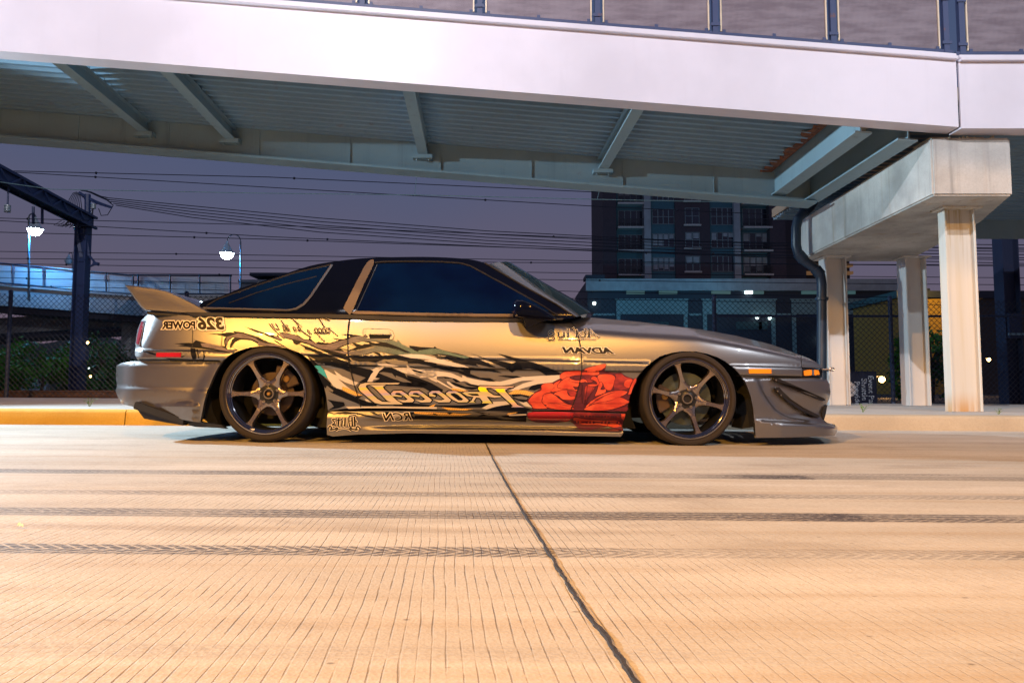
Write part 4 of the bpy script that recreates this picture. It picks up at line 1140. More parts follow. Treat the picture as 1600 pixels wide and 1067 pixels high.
def inside(p, poly):
    x, y = p; c = False; n = len(poly)
    for i in range(n):
        x0, y0 = poly[i]; x1, y1 = poly[(i + 1) % n]
        if (y0 > y) != (y1 > y) and x < (x1 - x0) * (y - y0) / (y1 - y0) + x0: c = not c
    return c
def resample(poly, step, closed=True):
    out = []; n = len(poly)
    for i in range(n if closed else n - 1):
        a, b = poly[i], poly[(i + 1) % n]; d = math.hypot(b[0] - a[0], b[1] - a[1]); k = max(1, int(math.ceil(d / step)))
        out += [(lerp(a[0], b[0], t / k), lerp(a[1], b[1], t / k)) for t in range(k)]
    if not closed: out.append(poly[-1])
    return out
def smoothline(pts, n=6, closed=False):
    """Catmull-Rom through pts"""
    m = len(pts); out = []
    for i in range(m if closed else m - 1):
        g = lambda k: pts[k % m] if closed else pts[max(0, min(m - 1, k))]
        p0, p1, p2, p3 = g(i - 1), g(i), g(i + 1), g(i + 2)
        for k in range(n):
            t = k / n
            out.append(tuple(0.5 * (2 * b + (c - a) * t + (2 * a - 5 * b + 4 * c - d) * t * t + (3 * b - a - 3 * c + d) * t ** 3) for a, b, c, d in zip(p0, p1, p2, p3)))
    if not closed: out.append(pts[-1])
    return out
def fill(poly, step, rows=(), holes=()):
    """triangles of a pixel polygon, with inner points"""
    bd = resample(poly, step); vs = [Vector(p) for p in bd]; n = len(bd); ed = [(i, (i + 1) % n) for i in range(n)]
    for h in holes:
        hb = resample(h, step); k = len(vs); vs += [Vector(p) for p in hb]; ed += [(k + i, k + (i + 1) % len(hb)) for i in range(len(hb))]
    xs = [p[0] for p in poly]; ys = [p[1] for p in poly]
    def ok(p):
        if not inside(p, poly): return False
        for q in bd:
            if abs(q[0] - p[0]) + abs(q[1] - p[1]) < step * .45: return False
        return not any(inside(p, h) for h in holes)
    y = min(ys) + step * .5; r = 0
    while y < max(ys):
        x = min(xs) + step * (.5 if r % 2 else .0)
        while x < max(xs):
            if ok((x, y)): vs.append(Vector((x, y)))
            x += step
        y += step * .87; r += 1
    for row, of in rows:
        x = min(xs) + 1.0; last = None
        while x < max(xs):
            if x < row[0][0] or x > row[-1][0]: x += step * .8; last = None; continue
            p = (x, interp(row, x) + of)
            if inside(p, poly) and not any(inside(p, h) for h in holes):
                vs.append(Vector(p))
                if last is not None: ed.append((last, len(vs) - 1))
                last = len(vs) - 1
            else: last = None
            x += step * .8
    v, e, f, *_ = delaunay_2d_cdt(vs, ed, [], 0, 1e-4)
    v = [(a.x, a.y) for a in v]
    fs = []
    for t in f:
        c = (sum(v[i][0] for i in t) / 3, sum(v[i][1] for i in t) / 3)
        if inside(c, poly) and not any(inside(c, h) for h in holes): fs.append(tuple(t))
    return v, fs
CROW = []
for _px in range(790, 1252, 6):
    _y0, _y1 = 470.0, 620.0
    for _ in range(24):
        _m = (_y0 + _y1) / 2; _X = at(_px, _m, D0).x; _q = at(_px, _m, D0 + .04 + plan(_X))
        if _q.z > interp(CREASE, _q.x): _y0 = _m
        else: _y1 = _m
    CROW.append((_px, _y0))
car = thing('sports_car', 'low silver sports coupe with red rose and tribal graphics parked along the kerb', 'car', onroad(750, 691))
car.location.y = D0 + .87; car.location.z = zg(car.location.x)
MU = [(200, 546.5), (345, 549), (545, 557), (850, 563), (1010, 567), (1145, 571.5), (1256, 574.5)]
ML = [(200, 561), (345, 563.5), (545, 571.5), (850, 579), (1010, 581), (1160, 587), (1256, 588.5)]
MROWS = [(MU, -1.0), (MU, 1.2), (ML, -1.2), (ML, 1.0)]
CROWS = [(CROW, k) for k in (-6, -3, -1, 1, 3, 6)]
def o_body(px, py):
    a, b = interp(MU, px), interp(ML, px)
    return .011 * sstep(-1.0, 1.2, py - a) * (1 - sstep(-1.2, 1.0, py - b))
def snormal(x, y, f, o):
    e_ = .8
    a = surf(x + e_, y, f, o(x + e_, y) if o else 0) - surf(x - e_, y, f, o(x - e_, y) if o else 0)
    b = surf(x, y + e_, f, o(x, y + e_) if o else 0) - surf(x, y - e_, f, o(x, y - e_) if o else 0)
    n = a.cross(b)
    if n.y > 0: n = -n
    return n.normalized()
def smesh(name, P, fs, N, mats, mi=None, flange=None, mirrored=False, parent=None):
    """mesh with exact surface normals; flange faces keep their own"""
    par = parent or car; off = wloc(par)
    if mirrored: P = [mir(p) for p in P]; N = [Vector((n.x, -n.y, n.z)) for n in N]
    nv = len(P); nf = len(fs)
    V = [tuple(p - off) for p in P]; FS = []
    for t in fs:
        a, b, c = (P[i] for i in t); fn = (b - a).cross(c - a)
        FS.append(tuple(t) if fn.dot(N[t[0]]) >= 0 else tuple(t)[::-1])
    if flange:
        be, d = flange; d = Vector((0, -d if mirrored else d, 0)); base = {}; ff = []
        for a, c in be:
            for k in (a, c):
                if k not in base: base[k] = len(V); V += [tuple(P[k] - off), tuple(P[k] + d - off)]
            q = (base[c], base[a], base[a] + 1, base[c] + 1); ff.append(q[::-1] if mirrored else q)
        FS += ff
    me = bpy.data.meshes.new(name); me.from_pydata(V, [], FS)
    for m_ in (mats if isinstance(mats, (list, tuple)) else [mats]): me.materials.append(m_)
    if mi: me.polygons.foreach_set('material_index', mi + [0] * (len(FS) - nf))
    me.polygons.foreach_set('use_smooth', [True] * len(me.polygons))
    ln = []
    for p in me.polygons:
        for vi in p.vertices: ln.append(N[vi] if vi < nv else (0, 0, 0))
    me.update(); me.normals_split_custom_set(ln)
    o = bpy.data.objects.new(name, me); COL.objects.link(o); o.parent = par
    return o
def panel(name, poly, f, mat, step=10, off=None, rows=(), out=0.0, flange=.02, parent=None, both=True, smooth=38, holes=()):
    v, fs = fill(poly, step, rows, holes)
    P = [surf(x, y, f, out + (off(x, y) if off else 0.0)) for x, y in v]
    cnt = {}
    for t in fs:
        for i in range(3):
            a, b = t[i], t[(i + 1) % 3]; k = (min(a, b), max(a, b)); cnt.setdefault(k, []).append((a, b))
    be = [c[0] for c in cnt.values() if len(c) == 1]
    N = [snormal(x, y, f, off) for x, y in v]; o = None
    for side in ((0, 1) if both else (0,)):
        w = smesh(name, P, fs, N, mat, None, (be, flange) if flange else None, side == 1, parent)
        if side == 0: o = w
    return o

ARCH_R = [(316.5, 659), (319, 645), (322, 630), (327, 610), (335, 590), (346, 567), (358, 556), (372, 548.5), (390, 543), (412, 540.5), (434, 541.5), (455, 546), (472, 553), (487, 565), (498, 580), (505, 598), (510, 620), (512.5, 641)]
ARCH_F = [(974.5, 674), (977, 650), (981, 630), (987, 609), (995, 590), (1006, 576), (1018, 565.5), (1032, 556.5), (1050, 551), (1069, 548.8), (1088, 549.2), (1106, 553), (1121, 558), (1134, 565), (1146, 575), (1159, 589), (1166, 603), (1172, 620), (1175.5, 638), (1177.5, 662), (1178, 683)]
DOOR_L = [(547, 496.5), (545, 507), (543.5, 522), (543.8, 540), (544.6, 554), (547, 572), (551, 590), (555, 605), (560, 620), (564, 636)]
DOOR_R = [(882.5, 496), (894, 504), (900, 514), (904, 527.5), (907, 542.5), (908.5, 561), (908.7, 577.5), (906.6, 592), (903, 607), (898, 624), (891.5, 641)]
G = .55   # half a panel gap
shift = lambda L, dx: [(x + dx, y) for x, y in L]
quarter = [(231, 490.5), (300, 493), (340, 492), (420, 494), (500, 495.5), (546, 496.5)] + shift(DOOR_L, -G)[1:-1] + [(563, 636), (512.5, 641)] + ARCH_R[::-1][1:13] + [(344, 563.5), (215, 562), (212.2, 555), (211.8, 536), (214.6, 516), (221, 500.5)]
panel('rear_quarter_panel', quarter, f_body, M_PAINT, 8, o_body, MROWS)
door = shift(DOOR_L, G) + [(700, 640), (800, 641)] + shift(DOOR_R, -G)[::-1] + [(840, 500), (800, 501.5), (720, 501.5), (620, 500)]
o_door = panel('door', door, f_body, M_PAINT, 8, o_body, MROWS + CROWS)
fender = shift(DOOR_R, G) + [(976.5, 643.5)] + ARCH_F[2:16] + [(1252.5, 588.6), (1252, 574.5), (1251, 555), (1205, 538), (1174, 530.5), (1150, 524.5), (1100, 515.5), (1050, 509), (1000, 503), (922, 496)]
panel('front_fender', fender, f_body, M_PAINT, 7, o_body, MROWS + CROWS)
panel('nose_cap', [(1252.2, 555.2), (1262, 559), (1272, 564), (1280, 569.5), (1285.5, 574.8), (1278, 575.2), (1253, 573.8)], f_body, M_PAINT, 6)

# side skirt
def sk_top(x): return interp([(512, 642.2), (700, 642), (977, 645.5)], x)
def sk_bot(x): return interp([(511, 680.5), (560, 678.5), (640, 676.5), (800, 678.5), (970, 682)], x)
def o_skirt(px, py):
    v = clamp((py - sk_top(px)) / (sk_bot(px) - sk_top(px)))
    k = sstep(545, 705, px)
    c1 = -.075 * sstep(.10, .50, v) * (1 - sstep(.66, .80, v)) + .004 * sstep(.7, .85, v) + .006 * (1 - sstep(.0, .12, v))
    c0 = .014 * sstep(0, .25, v) - .006 * v
    return lerp(c0, c1, k)
skirt = [(512.6, 642.5), (600, 642), (700, 642), (891, 643), (976, 645.6), (975.8, 655), (974, 676), (970, 682), (800, 678.5), (640, 676.5), (560, 678.5), (520, 681.5), (511.5, 679), (511, 665)]
SKR = []
for v in (.08, .2, .35, .5, .62, .70, .78, .88): SKR.append(([(x, lerp(sk_top(x), sk_bot(x), v)) for x in range(510, 981, 20)], 0))
panel('side_skirt', skirt, lambda X, Z: plan(X) + .012, M_PAINT, 10, o_skirt, SKR, smooth=50)

# bumpers
def o_rb(px, py):
    cre = interp([(181, 604), (314, 608.5)], px)
    k = .010 * sstep(-.5, 1.5, py - cre)
    facet = 0.0
    if px > 244:
        top = interp([(244, 633.5), (296, 622.5), (314, 632)], px); bot = interp([(244, 634), (313, 634.5)], px)
        facet = .045 * clamp((px - 244) / 50) * sstep(0, 1, (py - top) / max(2.0, bot - top))
    flare = .022 * sstep(-22, 8, px - interp([(566, 346), (585, 333), (610, 320), (635, 311), (660, 309)], py)) if 566 < py else 0.0
    return k + facet * (1 - sstep(318, 312, px)) * 0 + (facet if px < 312 else 0) + flare - .02 * (1 - sstep(563, 572, py))
ROWB = [([(181, 604), (314, 608.5)], -.7), ([(181, 604), (314, 608.5)], 1.7), ([(200, 571), (345, 572)], 0), ([(250, 632), (296, 622.5), (313, 632)], 0), ([(250, 635), (313, 635.5)], 0)]
rbump = [(215, 563.6), (260, 563.8), (344, 565.2)] + [(346, 567.5)] + ARCH_R[4::-1] + [(292, 655), (262, 645), (214, 636.5), (192, 631), (186, 622), (181.5, 610), (183, 603.5), (181, 590), (182, 571), (190, 566.5)]
rb_ = panel('rear_bumper', rbump, f_rbump, M_PAINT, 7, o_rb, ROWB, flange=.03, smooth=30)
def plate(name, pts_f, mat, parent, out0, out1, f, both=True, bevel=0.0):
    """solid that follows the surface: outline px, from out0 to out1 metres proud of it"""
    for s in ((0, 1) if both else (0,)):
        A = [surf(x, y, f, out0) for x, y in pts_f]; B = [surf(x, y, f, out1) for x, y in pts_f]
        if s: A = [mir(p) for p in A]; B = [mir(p) for p in B]
        n = len(A); b = MB()
        b.add(A + B, [tuple(range(n))[::-1], tuple(range(n, 2 * n))] + [(i, (i + 1) % n, n + (i + 1) % n, n + i) for i in range(n)])
        o = b.build(name, mat, parent, bevel=bevel)
        if not s: first = o
    return first
plate('rear_splitter', [(217, 627.5), (222, 627.5), (293, 652.5), (292, 664), (287, 663), (214, 638)], M_CARBON, car, -.02, .05, f_rbump, bevel=.004)
plate('diffuser_fin', [(214, 639), (286, 664.5), (225, 654)], M_TRIM, car, -.03, .0, f_rbump)
plate('rear_valance', [(293, 653), (316, 660), (345, 664), (352, 670), (340, 668.5), (304, 667), (293, 664)], M_TRIM, car, -.05, -.01, f_rbump)

def flare_x(py): return interp([(589, 1180), (600, 1185), (615, 1192), (630, 1202), (641, 1211), (648, 1222), (653, 1234), (657, 1262), (659, 1275)], py)
def o_fb(px, py):
    k = .014 * (1 - sstep(-3.5, 4.0, px - flare_x(py))) if py < 659 else .022
    ledge = interp([(1178, 655), (1200, 657.5), (1260, 662), (1300, 664)], px)
    k = max(k, 0) + .035 * sstep(-2.0, 2.0, py - ledge) * clamp((px - 1176) / 40)
    k -= .018 * (1 - sstep(588, 594, py))
    k -= .015 * sstep(0, 1, (py - 612) / 30) * sstep(1215, 1260, px) * (1 - sstep(646, 656, py))
    return k
FR = [([(1180, 589), (1185, 600), (1192, 615), (1202, 630), (1211, 641), (1222, 648), (1234, 653), (1262, 657)], k) for k in (-4, -2, 0, 2, 4)]
FR += [([(1178, 655), (1200, 657.5), (1260, 662), (1300, 664)], k) for k in (-2, 0, 2)] + [([(1160, 593), (1294, 597)], 0)]
fbump = [(1159.5, 589.6), (1200, 590), (1252, 590.2), (1283, 590), (1292, 593), (1296, 600), (1297.3, 612), (1296.5, 622), (1292.5, 632), (1288, 645), (1286, 655), (1290, 660), (1301, 663.5), (1302.5, 670), (1301, 676), (1297, 680), (1240, 682), (1179, 683.5), (1178, 672)] + [(1177.7, 662), (1175.7, 638), (1172.2, 620), (1166.2, 603)]
panel('front_bumper', fbump, f_fbump, M_PAINT, 6, o_fb, FR, flange=.03, smooth=34)
plate('bumper_opening', [(1292.6, 632.5), (1290.5, 645), (1287.5, 656), (1285, 655), (1284.5, 645), (1288, 636)], M_WELL, car, -.02, .002, f_fbump)
cu = [(1205.5, 590), (1212, 590.5), (1248, 606), (1285, 622), (1287, 625.5), (1282, 626.5), (1272, 622.5), (1240, 609), (1208, 596)]
cl = [(1208.5, 606), (1214.5, 604.5), (1220, 611), (1234, 624), (1252, 636), (1277, 648.5), (1278, 651.5), (1270, 651), (1246, 640), (1228, 628), (1214, 615), (1209.5, 611)]
for c, label in ((cu, None), (cl, None)):
    o = plate('canard', c, M_CARBON, car, -.006, .032, lambda X, Z: f_fbump(X, Z) - .0 + .02 * sstep(1.5, 2.0, X), bevel=.002)
    b = MB()
    for q in ([(1209.5, 594)] if c is cu else [(1212, 611.2), (1217, 617.5)]):
        p = surf(q[0], q[1], f_fbump, .036); b.ball(p, .005, 8, 5)
    b.build('bolt', M_NUT, o)
# lamps
t = plate('turn_signal', [(1253.5, 576.2), (1277, 577), (1281.5, 582), (1283.5, 588.2), (1254, 588.4)], M_TRIM, car, -.03, -.006, f_body)
plate('lens', [(1255.5, 579.5), (1262, 577.8), (1268, 577.8), (1268, 586.2), (1256.5, 587)], M_AMBER, t, -.005, .004, f_body)
plate('lens', [(1268.6, 577.8), (1271.5, 577.8), (1271.5, 586.2), (1268.6, 586.2)], M_CHROME, t, -.005, .005, f_body)
plate('lens', [(1272, 577.8), (1278.5, 578.5), (1280.5, 585), (1272, 586.2)], M_AMBER, t, -.005, .004, f_body)
plate('side_marker', [(1168.8, 576.2), (1204, 576.4), (1204.3, 583.8), (1169.2, 583.5)], M_AMBER, car, .008, .016, f_body, bevel=.001)
plate('rear_side_marker', [(246.2, 551.2), (284.6, 551), (284.4, 558.2), (245.6, 558)], M_RED, car, .008, .017, f_body, bevel=.001)
tl = plate('tail_light', [(221.8, 501.5), (227.5, 501.5), (225.2, 512), (222.2, 526), (219, 541), (214.4, 540), (212.9, 535), (215.6, 516.5)], M_CHROME, car, -.006, .010, f_body, bevel=.002)
plate('lens', [(222.2, 503), (225.4, 503), (223.2, 514), (220.4, 527), (217.4, 538), (214.8, 537), (216.6, 524)], M_RED, tl, .0102, .015, f_body)
b = MB(); c = surf(1289, 577, f_fbump, .0); b.tube([c + Vector((-.02, .03, 0)), c + Vector((.045, .0, 0))], .006, 6); b.tube([c + Vector((.045, 0, 0)) + Vector((.014 * cos(a), 0, .010 * sin(a))) for a in [2 * pi * k / 10 for k in range(10)]], .005, 6, closed=True)
b.build('tow_hook', M_NUT, car, smooth=40)
# trim lines along the moulding and the panel lines
def line_poly(pts, w):
    L_ = []; R_ = []
    for i, p in enumerate(pts):
        a = pts[max(0, i - 1)]; c = pts[min(len(pts) - 1, i + 1)]; d = math.hypot(c[0] - a[0], c[1] - a[1]) or 1
        nx, ny = -(c[1] - a[1]) / d, (c[0] - a[0]) / d; ww = w[i] if isinstance(w, (list, tuple)) else w
        L_.append((p[0] + nx * ww / 2, p[1] + ny * ww / 2)); R_.append((p[0] - nx * ww / 2, p[1] - ny * ww / 2))
    return L_ + R_[::-1]
class Decal:
    def __init__(s, f=f_body, off=o_body): s.b = MB(); s.f = f; s.o = off; s.n = []
    def poly(s, pts, mi=0, layer=0, step=9, holes=()):
        v, fs = fill(pts, step, MROWS + CROWS if s.o is o_body else SKR if s.o is o_skirt else (), holes)
        s.tris(v, fs, mi, layer)
    def line(s, pts, w, mi=0, layer=0): s.poly(line_poly(resample(pts, 8, False) if not isinstance(w, (list, tuple)) else pts, w), mi, layer)
    def tris(s, v, fs, mi=0, layer=0):
        s.b.add([surf(x, y, s.f, s.o(x, y) + (.0060 if s.o is o_skirt else .0032) + .0007 * layer) for x, y in v], fs, mi)
        s.n += [snormal(x, y, s.f, s.o) for x, y in v]
    def build(s, name, mats, parent=None):
        return smesh(name, [Vector(p) for p in s.b.v], s.b.f, s.n, mats, s.b.m, None, False, parent)
for M_ in (MU, ML):
    for x0, x1 in ((218, 344), (500, 545), (547, 906), (911, 1004), (1150, 1250)):
        d = Decal(); d.line([(x, interp(M_, x)) for x in range(x0, x1, 12)] + [(x1, interp(M_, x1))], 1.1); d.build('moulding_groove', M_TRIM)
for L_, w in (([(301.5, 504), (301, 520), (300.8, 541)], .8), ([(347, 506), (347.5, 520), (346, 540)], .8), ([(306, 504.3), (340, 504.8), (346, 507)], .5)):
    d = Decal(); d.line(L_, w); d.build('fuel_flap_seam', M_TRIM)

# hood, nose face, roof, screens: lofted from the near edge to the far edge
def loft(name, edge, mat, crown, fwd=0.0, n=14, parent=None, smooth=45, drop=0.0, pw=2.0):
    b = MB(); vs = []; m = len(edge)
    for P in edge:
        Q = mir(P)
        for k in range(n + 1):
            t = k / n; h = 1 - abs(2 * t - 1) ** pw
            vs.append((P.x + fwd * h, lerp(P.y, Q.y, t), P.z + crown * h - drop))
    b.add(vs, [(i * (n + 1) + k, (i + 1) * (n + 1) + k, (i + 1) * (n + 1) + k + 1, i * (n + 1) + k + 1) for i in range(m - 1) for k in range(n)])
    return b.build(name, mat, parent or car, smooth=smooth)
HOOD = [(884, 496), (922, 496), (1000, 503), (1050, 509), (1100, 515.5), (1150, 524.5), (1174, 530.5), (1205, 538), (1251, 554.5)]
loft('hood', [surf(x, y + .4, f_body) for x, y in resample(HOOD, 18, False)], M_PAINT, .004, .02)
loft('nose_panel', [surf(x, y + .4, f_body) for x, y in [(1252.2, 555.2), (1262, 559), (1272, 564), (1280, 569.5), (1285.5, 575)]], M_PAINT, .01, .10)
loft('nose_face', [surf(1285, 575.5, f_body), surf(1284, 589, f_body)], M_TRIM, 0, .13)
loft('bumper_face', [surf(x, y, f_fbump, o_fb(x, y)) for x, y in [(1283, 590.4), (1292, 593.4), (1295.6, 600), (1296.8, 612), (1296, 622), (1292, 632), (1288, 645), (1286, 655), (1290, 660), (1300, 663.5), (1302, 670), (1296.5, 680)]], M_PAINT, 0, .14)
loft('rear_face', [surf(x, y, f_body) for x, y in [(231, 491), (221.2, 501), (214.8, 516), (212, 536), (212.4, 555), (215, 562)]], M_PAINT, 0, -.04)
loft('rear_bumper_face', [surf(x, y, f_rbump, o_rb(x, y)) for x, y in [(215, 563.8), (190, 567), (182.4, 571.4), (181.4, 590), (183.2, 603.5), (182, 610), (186.4, 622), (192.4, 630.6), (214, 636)]], M_PAINT, 0, -.05)
loft('trunk_deck', [surf(x, y, f_body) for x, y in [(231.5, 491.2), (265, 492.5), (300, 493.4), (330, 493)]], M_PAINT, .02)

# cabin
cab = [(300, 488), (318, 471)] + ROOFLINE[2:] + [(893, 497.5), (840, 502), (800, 503.5), (720, 503), (620, 501.5), (546, 498.5), (420, 496), (340, 494.5)]
cabin = panel('cabin_side', cab, f_cab, M_BLACKP, 12, flange=.05)
E = [surf(x, y, f_cab) for x, y in resample(smoothline(ROOFLINE[1:7], 4), 20, False)]
loft('rear_hatch_glass', E, M_GLASS, .05, -.02, pw=2.6)
E = [surf(x, y, f_cab) for x, y in resample(smoothline([(527, 408), (560, 404.2), (592, 402.5), (640, 401.5), (680, 401.8), (720, 404), (745, 407.5), (762, 413)], 4), 16, False)]
loft('roof', E, M_BLACKP, .045, 0, pw=3.0)
def tubeline(name, pts, f, out, r, mat, parent=None, n=6):
    for s in (0, 1):
        P = [surf(x, y, f, out) for x, y in pts]
        if s: P = [mir(p) for p in P]
        o = MB().tube(P, r, n).build(name, mat, parent or car, smooth=50)
    return o
WS = [surf(x, y, f_cab) for x, y in resample([(762, 413), (815, 444), (870, 475), (901, 495)], 14, False)]
ws = loft('windscreen', WS, plain('windscreen_glass', (0.006, 0.014, 0.024), .06, spec=.5), .075, .17, pw=3.4)
tubeline('windscreen_trim', [(758, 411.5), (764, 414.5), (815, 445), (870, 476), (899, 495)], f_cab, .004, .006, M_SATIN, ws)
wp = MB(); A = surf(905, 496, f_body); wp.tube([A + Vector((.02, .12, .015)), A + Vector((-.05, .45, .06)), A + Vector((-.08, .9, .075))], .008, 6); wp.build('wiper', M_TRIM, car)
# windows and trims
M_GOLD = M_PAINT
QW = smoothline([(322, 479.5), (340, 468.6), (400, 447.5), (460, 427.4), (517, 414.2), (510, 427), (492, 453), (479, 471), (468, 480), (455, 483.6), (400, 483), (340, 481.2)], 3, True)
qw = panel('quarter_window', QW, f_cab, M_GLASS, 12, out=.003, flange=.004)
tubeline('window_trim', [(323, 478), (341, 467.6), (400, 446.6), (460, 426.6), (518, 413.6)], f_cab, .005, .0045, M_SATIN, qw)
tubeline('window_trim', [(318, 481.6), (340, 482.4), (400, 484), (450, 485.2), (463, 483), (475, 475.5), (486, 463), (500, 442), (519, 414)], f_cab, .005, .008, M_PAINT, qw)
tubeline('glass_highlight_strip', [(358, 474), (400, 458), (445, 444.5), (495, 432)], f_cab, .004, .003, M_SATIN, qw)  # thin strip added in place of a reflection line on the glass
DW = [(591, 412.6), (640, 411), (690, 411.2), (720, 413.5), (735, 417.5), (790, 447), (848, 479), (858, 486), (830, 489.5), (800, 490.2), (700, 489), (620, 487.2), (558.5, 485.6)]
dw = panel('door_window', DW, f_cab, M_GLASS, 14, out=.003, flange=.004)
tubeline('window_trim', [(586, 410.5), (600, 409.2), (640, 408.6), (690, 409.4), (720, 411.5), (735, 415.8), (790, 445.5), (848, 478), (872, 494)], f_cab, .006, .005, M_SATIN, dw)
tubeline('window_trim', [(590, 413), (557, 486)], f_cab, .006, .003, M_SATIN, dw)
panel('pillar_trim', smoothline([(574, 410), (585, 409.8), (568, 446), (549.5, 488.5), (543, 488), (537.6, 483), (539, 477), (556, 443)], 3, True), f_cab, plain('darkened_pillar_paint', (0.075, 0.058, 0.05), .5, .5), 9, out=.006, flange=.01)  # body-coloured strip given a darker colour to dim its highlight
panel('belt_trim', [(549.5, 488.2), (556, 486), (620, 488), (700, 490), (802, 491), (802, 496), (700, 495), (620, 493.2), (552, 490.5)], f_cab, plain('bronze_belt_trim', (0.06, 0.045, 0.042), .45, .5), 12, out=.012, flange=.012)
panel('belt_seal', [(288, 487.5), (330, 488.4), (420, 489.8), (547, 491.5), (620, 494.4), (700, 496.2), (800, 497.2), (850, 497.4), (880, 497), (880, 499), (840, 501.2), (800, 502.4), (720, 502.4), (620, 501), (547, 497.6), (420, 495.2), (340, 493.6), (300, 493.8)], lambda X, Z: plan(X) + .045, M_TRIM, 10, flange=.03)
# mirror
MO = [(800, 474), (803, 470.5), (808, 468.3), (816, 468.6), (828, 473), (842, 479), (856, 487), (868, 495.5), (871, 498.5), (868, 500.6), (856, 500.8), (838, 499.6), (818, 497), (805, 494.5), (800.5, 488)]
for s in (0, 1):
    b = MB(); n = len(MO); rings = []
    cx, cy = 833, 487
    for (k, Y) in ((.55, D0 - .155), (.85, D0 - .14), (1.0, D0 - .09), (.98, D0 - .02), (.75, D0 + .05)):
        R_ = [at(cx + (x - cx) * k, cy + (y - cy) * k, Y) for x, y in MO]; rings.append([mir(p) for p in R_] if s else R_)
    vs = sum(rings, []); fs = [(i * n + k, i * n + (k + 1) % n, (i + 1) * n + (k + 1) % n, (i + 1) * n + k) for i in range(len(rings) - 1) for k in range(n)]
    fs += [tuple(range(n))[::-1], tuple((len(rings) - 1) * n + k for k in range(n))]
    b.add(vs, fs); mo = b.build('wing_mirror', M_BLACKP, car, smooth=45)
    P = [at(x, y, D0 - .03) for x, y in ((818, 497), (854, 499), (838, 506), (822, 512))]
    if s: P = [mir(p) for p in P]
    MB().prism(P, (0, .09 if not s else -.09, 0)).build('mirror_shadow_wedge', M_TRIM, mo)  # dark wedge shaped like the mirror's shadow on the door
# spoiler
SPO = [(195, 445), (205, 445.5), (240, 450), (262, 455), (285, 465), (305, 475), (320, 483), (331, 489.5), (322, 492), (290, 489.5), (250, 486.5), (226, 485), (220, 480.5), (208, 463)]
b = MB(); n = len(SPO); rings = []
for (k, dy) in ((.90, .075), (.97, .082), (1.0, .10), (1.0, .3)):
    R_ = [at(262 + (x - 262) * k, 474 + (y - 474) * k, D0 + dy + .0) for x, y in SPO]; rings.append(R_)
R0 = rings[-1]
rings[-1] = [Vector((p.x, D0 + .3, p.z)) for p in rings[2]]
mid = [[Vector((p.x, lerp(D0 + .1, 2 * YM - D0 - .1, t), p.z)) for p in rings[2]] for t in (.35, .5, .65, .85)]
allr = rings + mid + [[mir(p) for p in r_] for r_ in rings[2::-1]]
vs = sum(allr, []); m = len(allr)
fs = [(i * n + k, i * n + (k + 1) % n, (i + 1) * n + (k + 1) % n, (i + 1) * n + k) for i in range(m - 1) for k in range(n)] + [tuple(range(n))[::-1], tuple((m - 1) * n + k for k in range(n))]
b.add(vs, fs); sp_o = b.build('rear_spoiler', M_PAINT, car, smooth=30)
b = MB(); P = [at(x, y, D0 + .10) for x, y in ((229, 486), (326, 491), (333, 493), (330, 495), (300, 494.3), (231, 491.5))]; b.prism(P, (0, 1.53, 0)); b.build('spoiler_seal', M_TRIM, sp_o)
# door handle
H_ = [(568, 514.4), (574, 513.4), (608, 514.4), (614, 517.5), (616, 524), (614, 530), (612, 531.5), (570, 529.8), (567.6, 526), (567.2, 519)]
hd = plate('door_handle', H_, M_PAINT, o_door, .001, .003, f_body, bevel=.0008)
plate('handle_recess', [(576.5, 522), (611, 523), (609, 529.6), (578, 529)], M_WELL, hd, .0032, .0045, f_body) if False else None
plate('handle_grip', [(576.6, 515.8), (606, 516.4), (610, 519), (610.5, 523.6), (576.4, 522.8)], M_PAINT, o_door, .0035, .022, f_body, bevel=.003)
plate('handle_recess', [(576.5, 523.4), (610.3, 524.2), (608.5, 529.8), (578, 529)], M_WELL, o_door, .0032, .0042, f_body)
dd = Decal(); dd.line(H_ + [H_[0]], .7, 0, 1); dd.build('handle_seam', M_TRIM, o_door)
b = MB().lathe([(0, 0), (.007, 0), (.007, .004), (0, .004)], surf(572, 525, f_body, .007), (0, 1, 0), 12, closed=False); b.build('lock', M_NUT, o_door)

# dark underbody and wheel wells
def slab_poly(px_poly, y0, y1, Yref): return [at(x, y, Yref) for x, y in px_poly], y1 - y0
UND = [(262, 508), (350, 506), (880, 510), (1000, 522), (1150, 552), (1196, 568), (1200, 590), (1200, 650), (1190, 666)]
def ring(cx, cy, r, a0, a1, n=14): return [(cx + r * cos(radians(lerp(a0, a1, k / n))), cy - r * sin(radians(lerp(a0, a1, k / n)))) for k in range(n + 1)]
near = UND + ring(1078, 622, 96, -30, 210) + [(960, 668), (520, 668)] + ring(417, 615, 92, -35, 215) + [(300, 648), (262, 632)]
mid_ = [(262, 508), (350, 506), (880, 510), (1000, 522), (1150, 552), (1196, 568), (1200, 590), (1200, 645), (1190, 655), (960, 655), (520, 655), (560, 666), (300, 664), (262, 628)]
b = MB()
P = [at(x, y, D0 + .1) for x, y in near]
b.prism([Vector((p.x, D0 + .13, p.z)) for p in P], (0, .22, 0)); b.prism([Vector((p.x, 2 * YM - D0 - .13, p.z)) for p in P], (0, -.22, 0))
P = [at(x, y, D0 + .1) for x, y in mid_]
b.prism([Vector((p.x, D0 + .352, p.z)) for p in P], (0, 2 * (YM - D0 - .352), 0))
b.build('underbody', M_WELL, car)

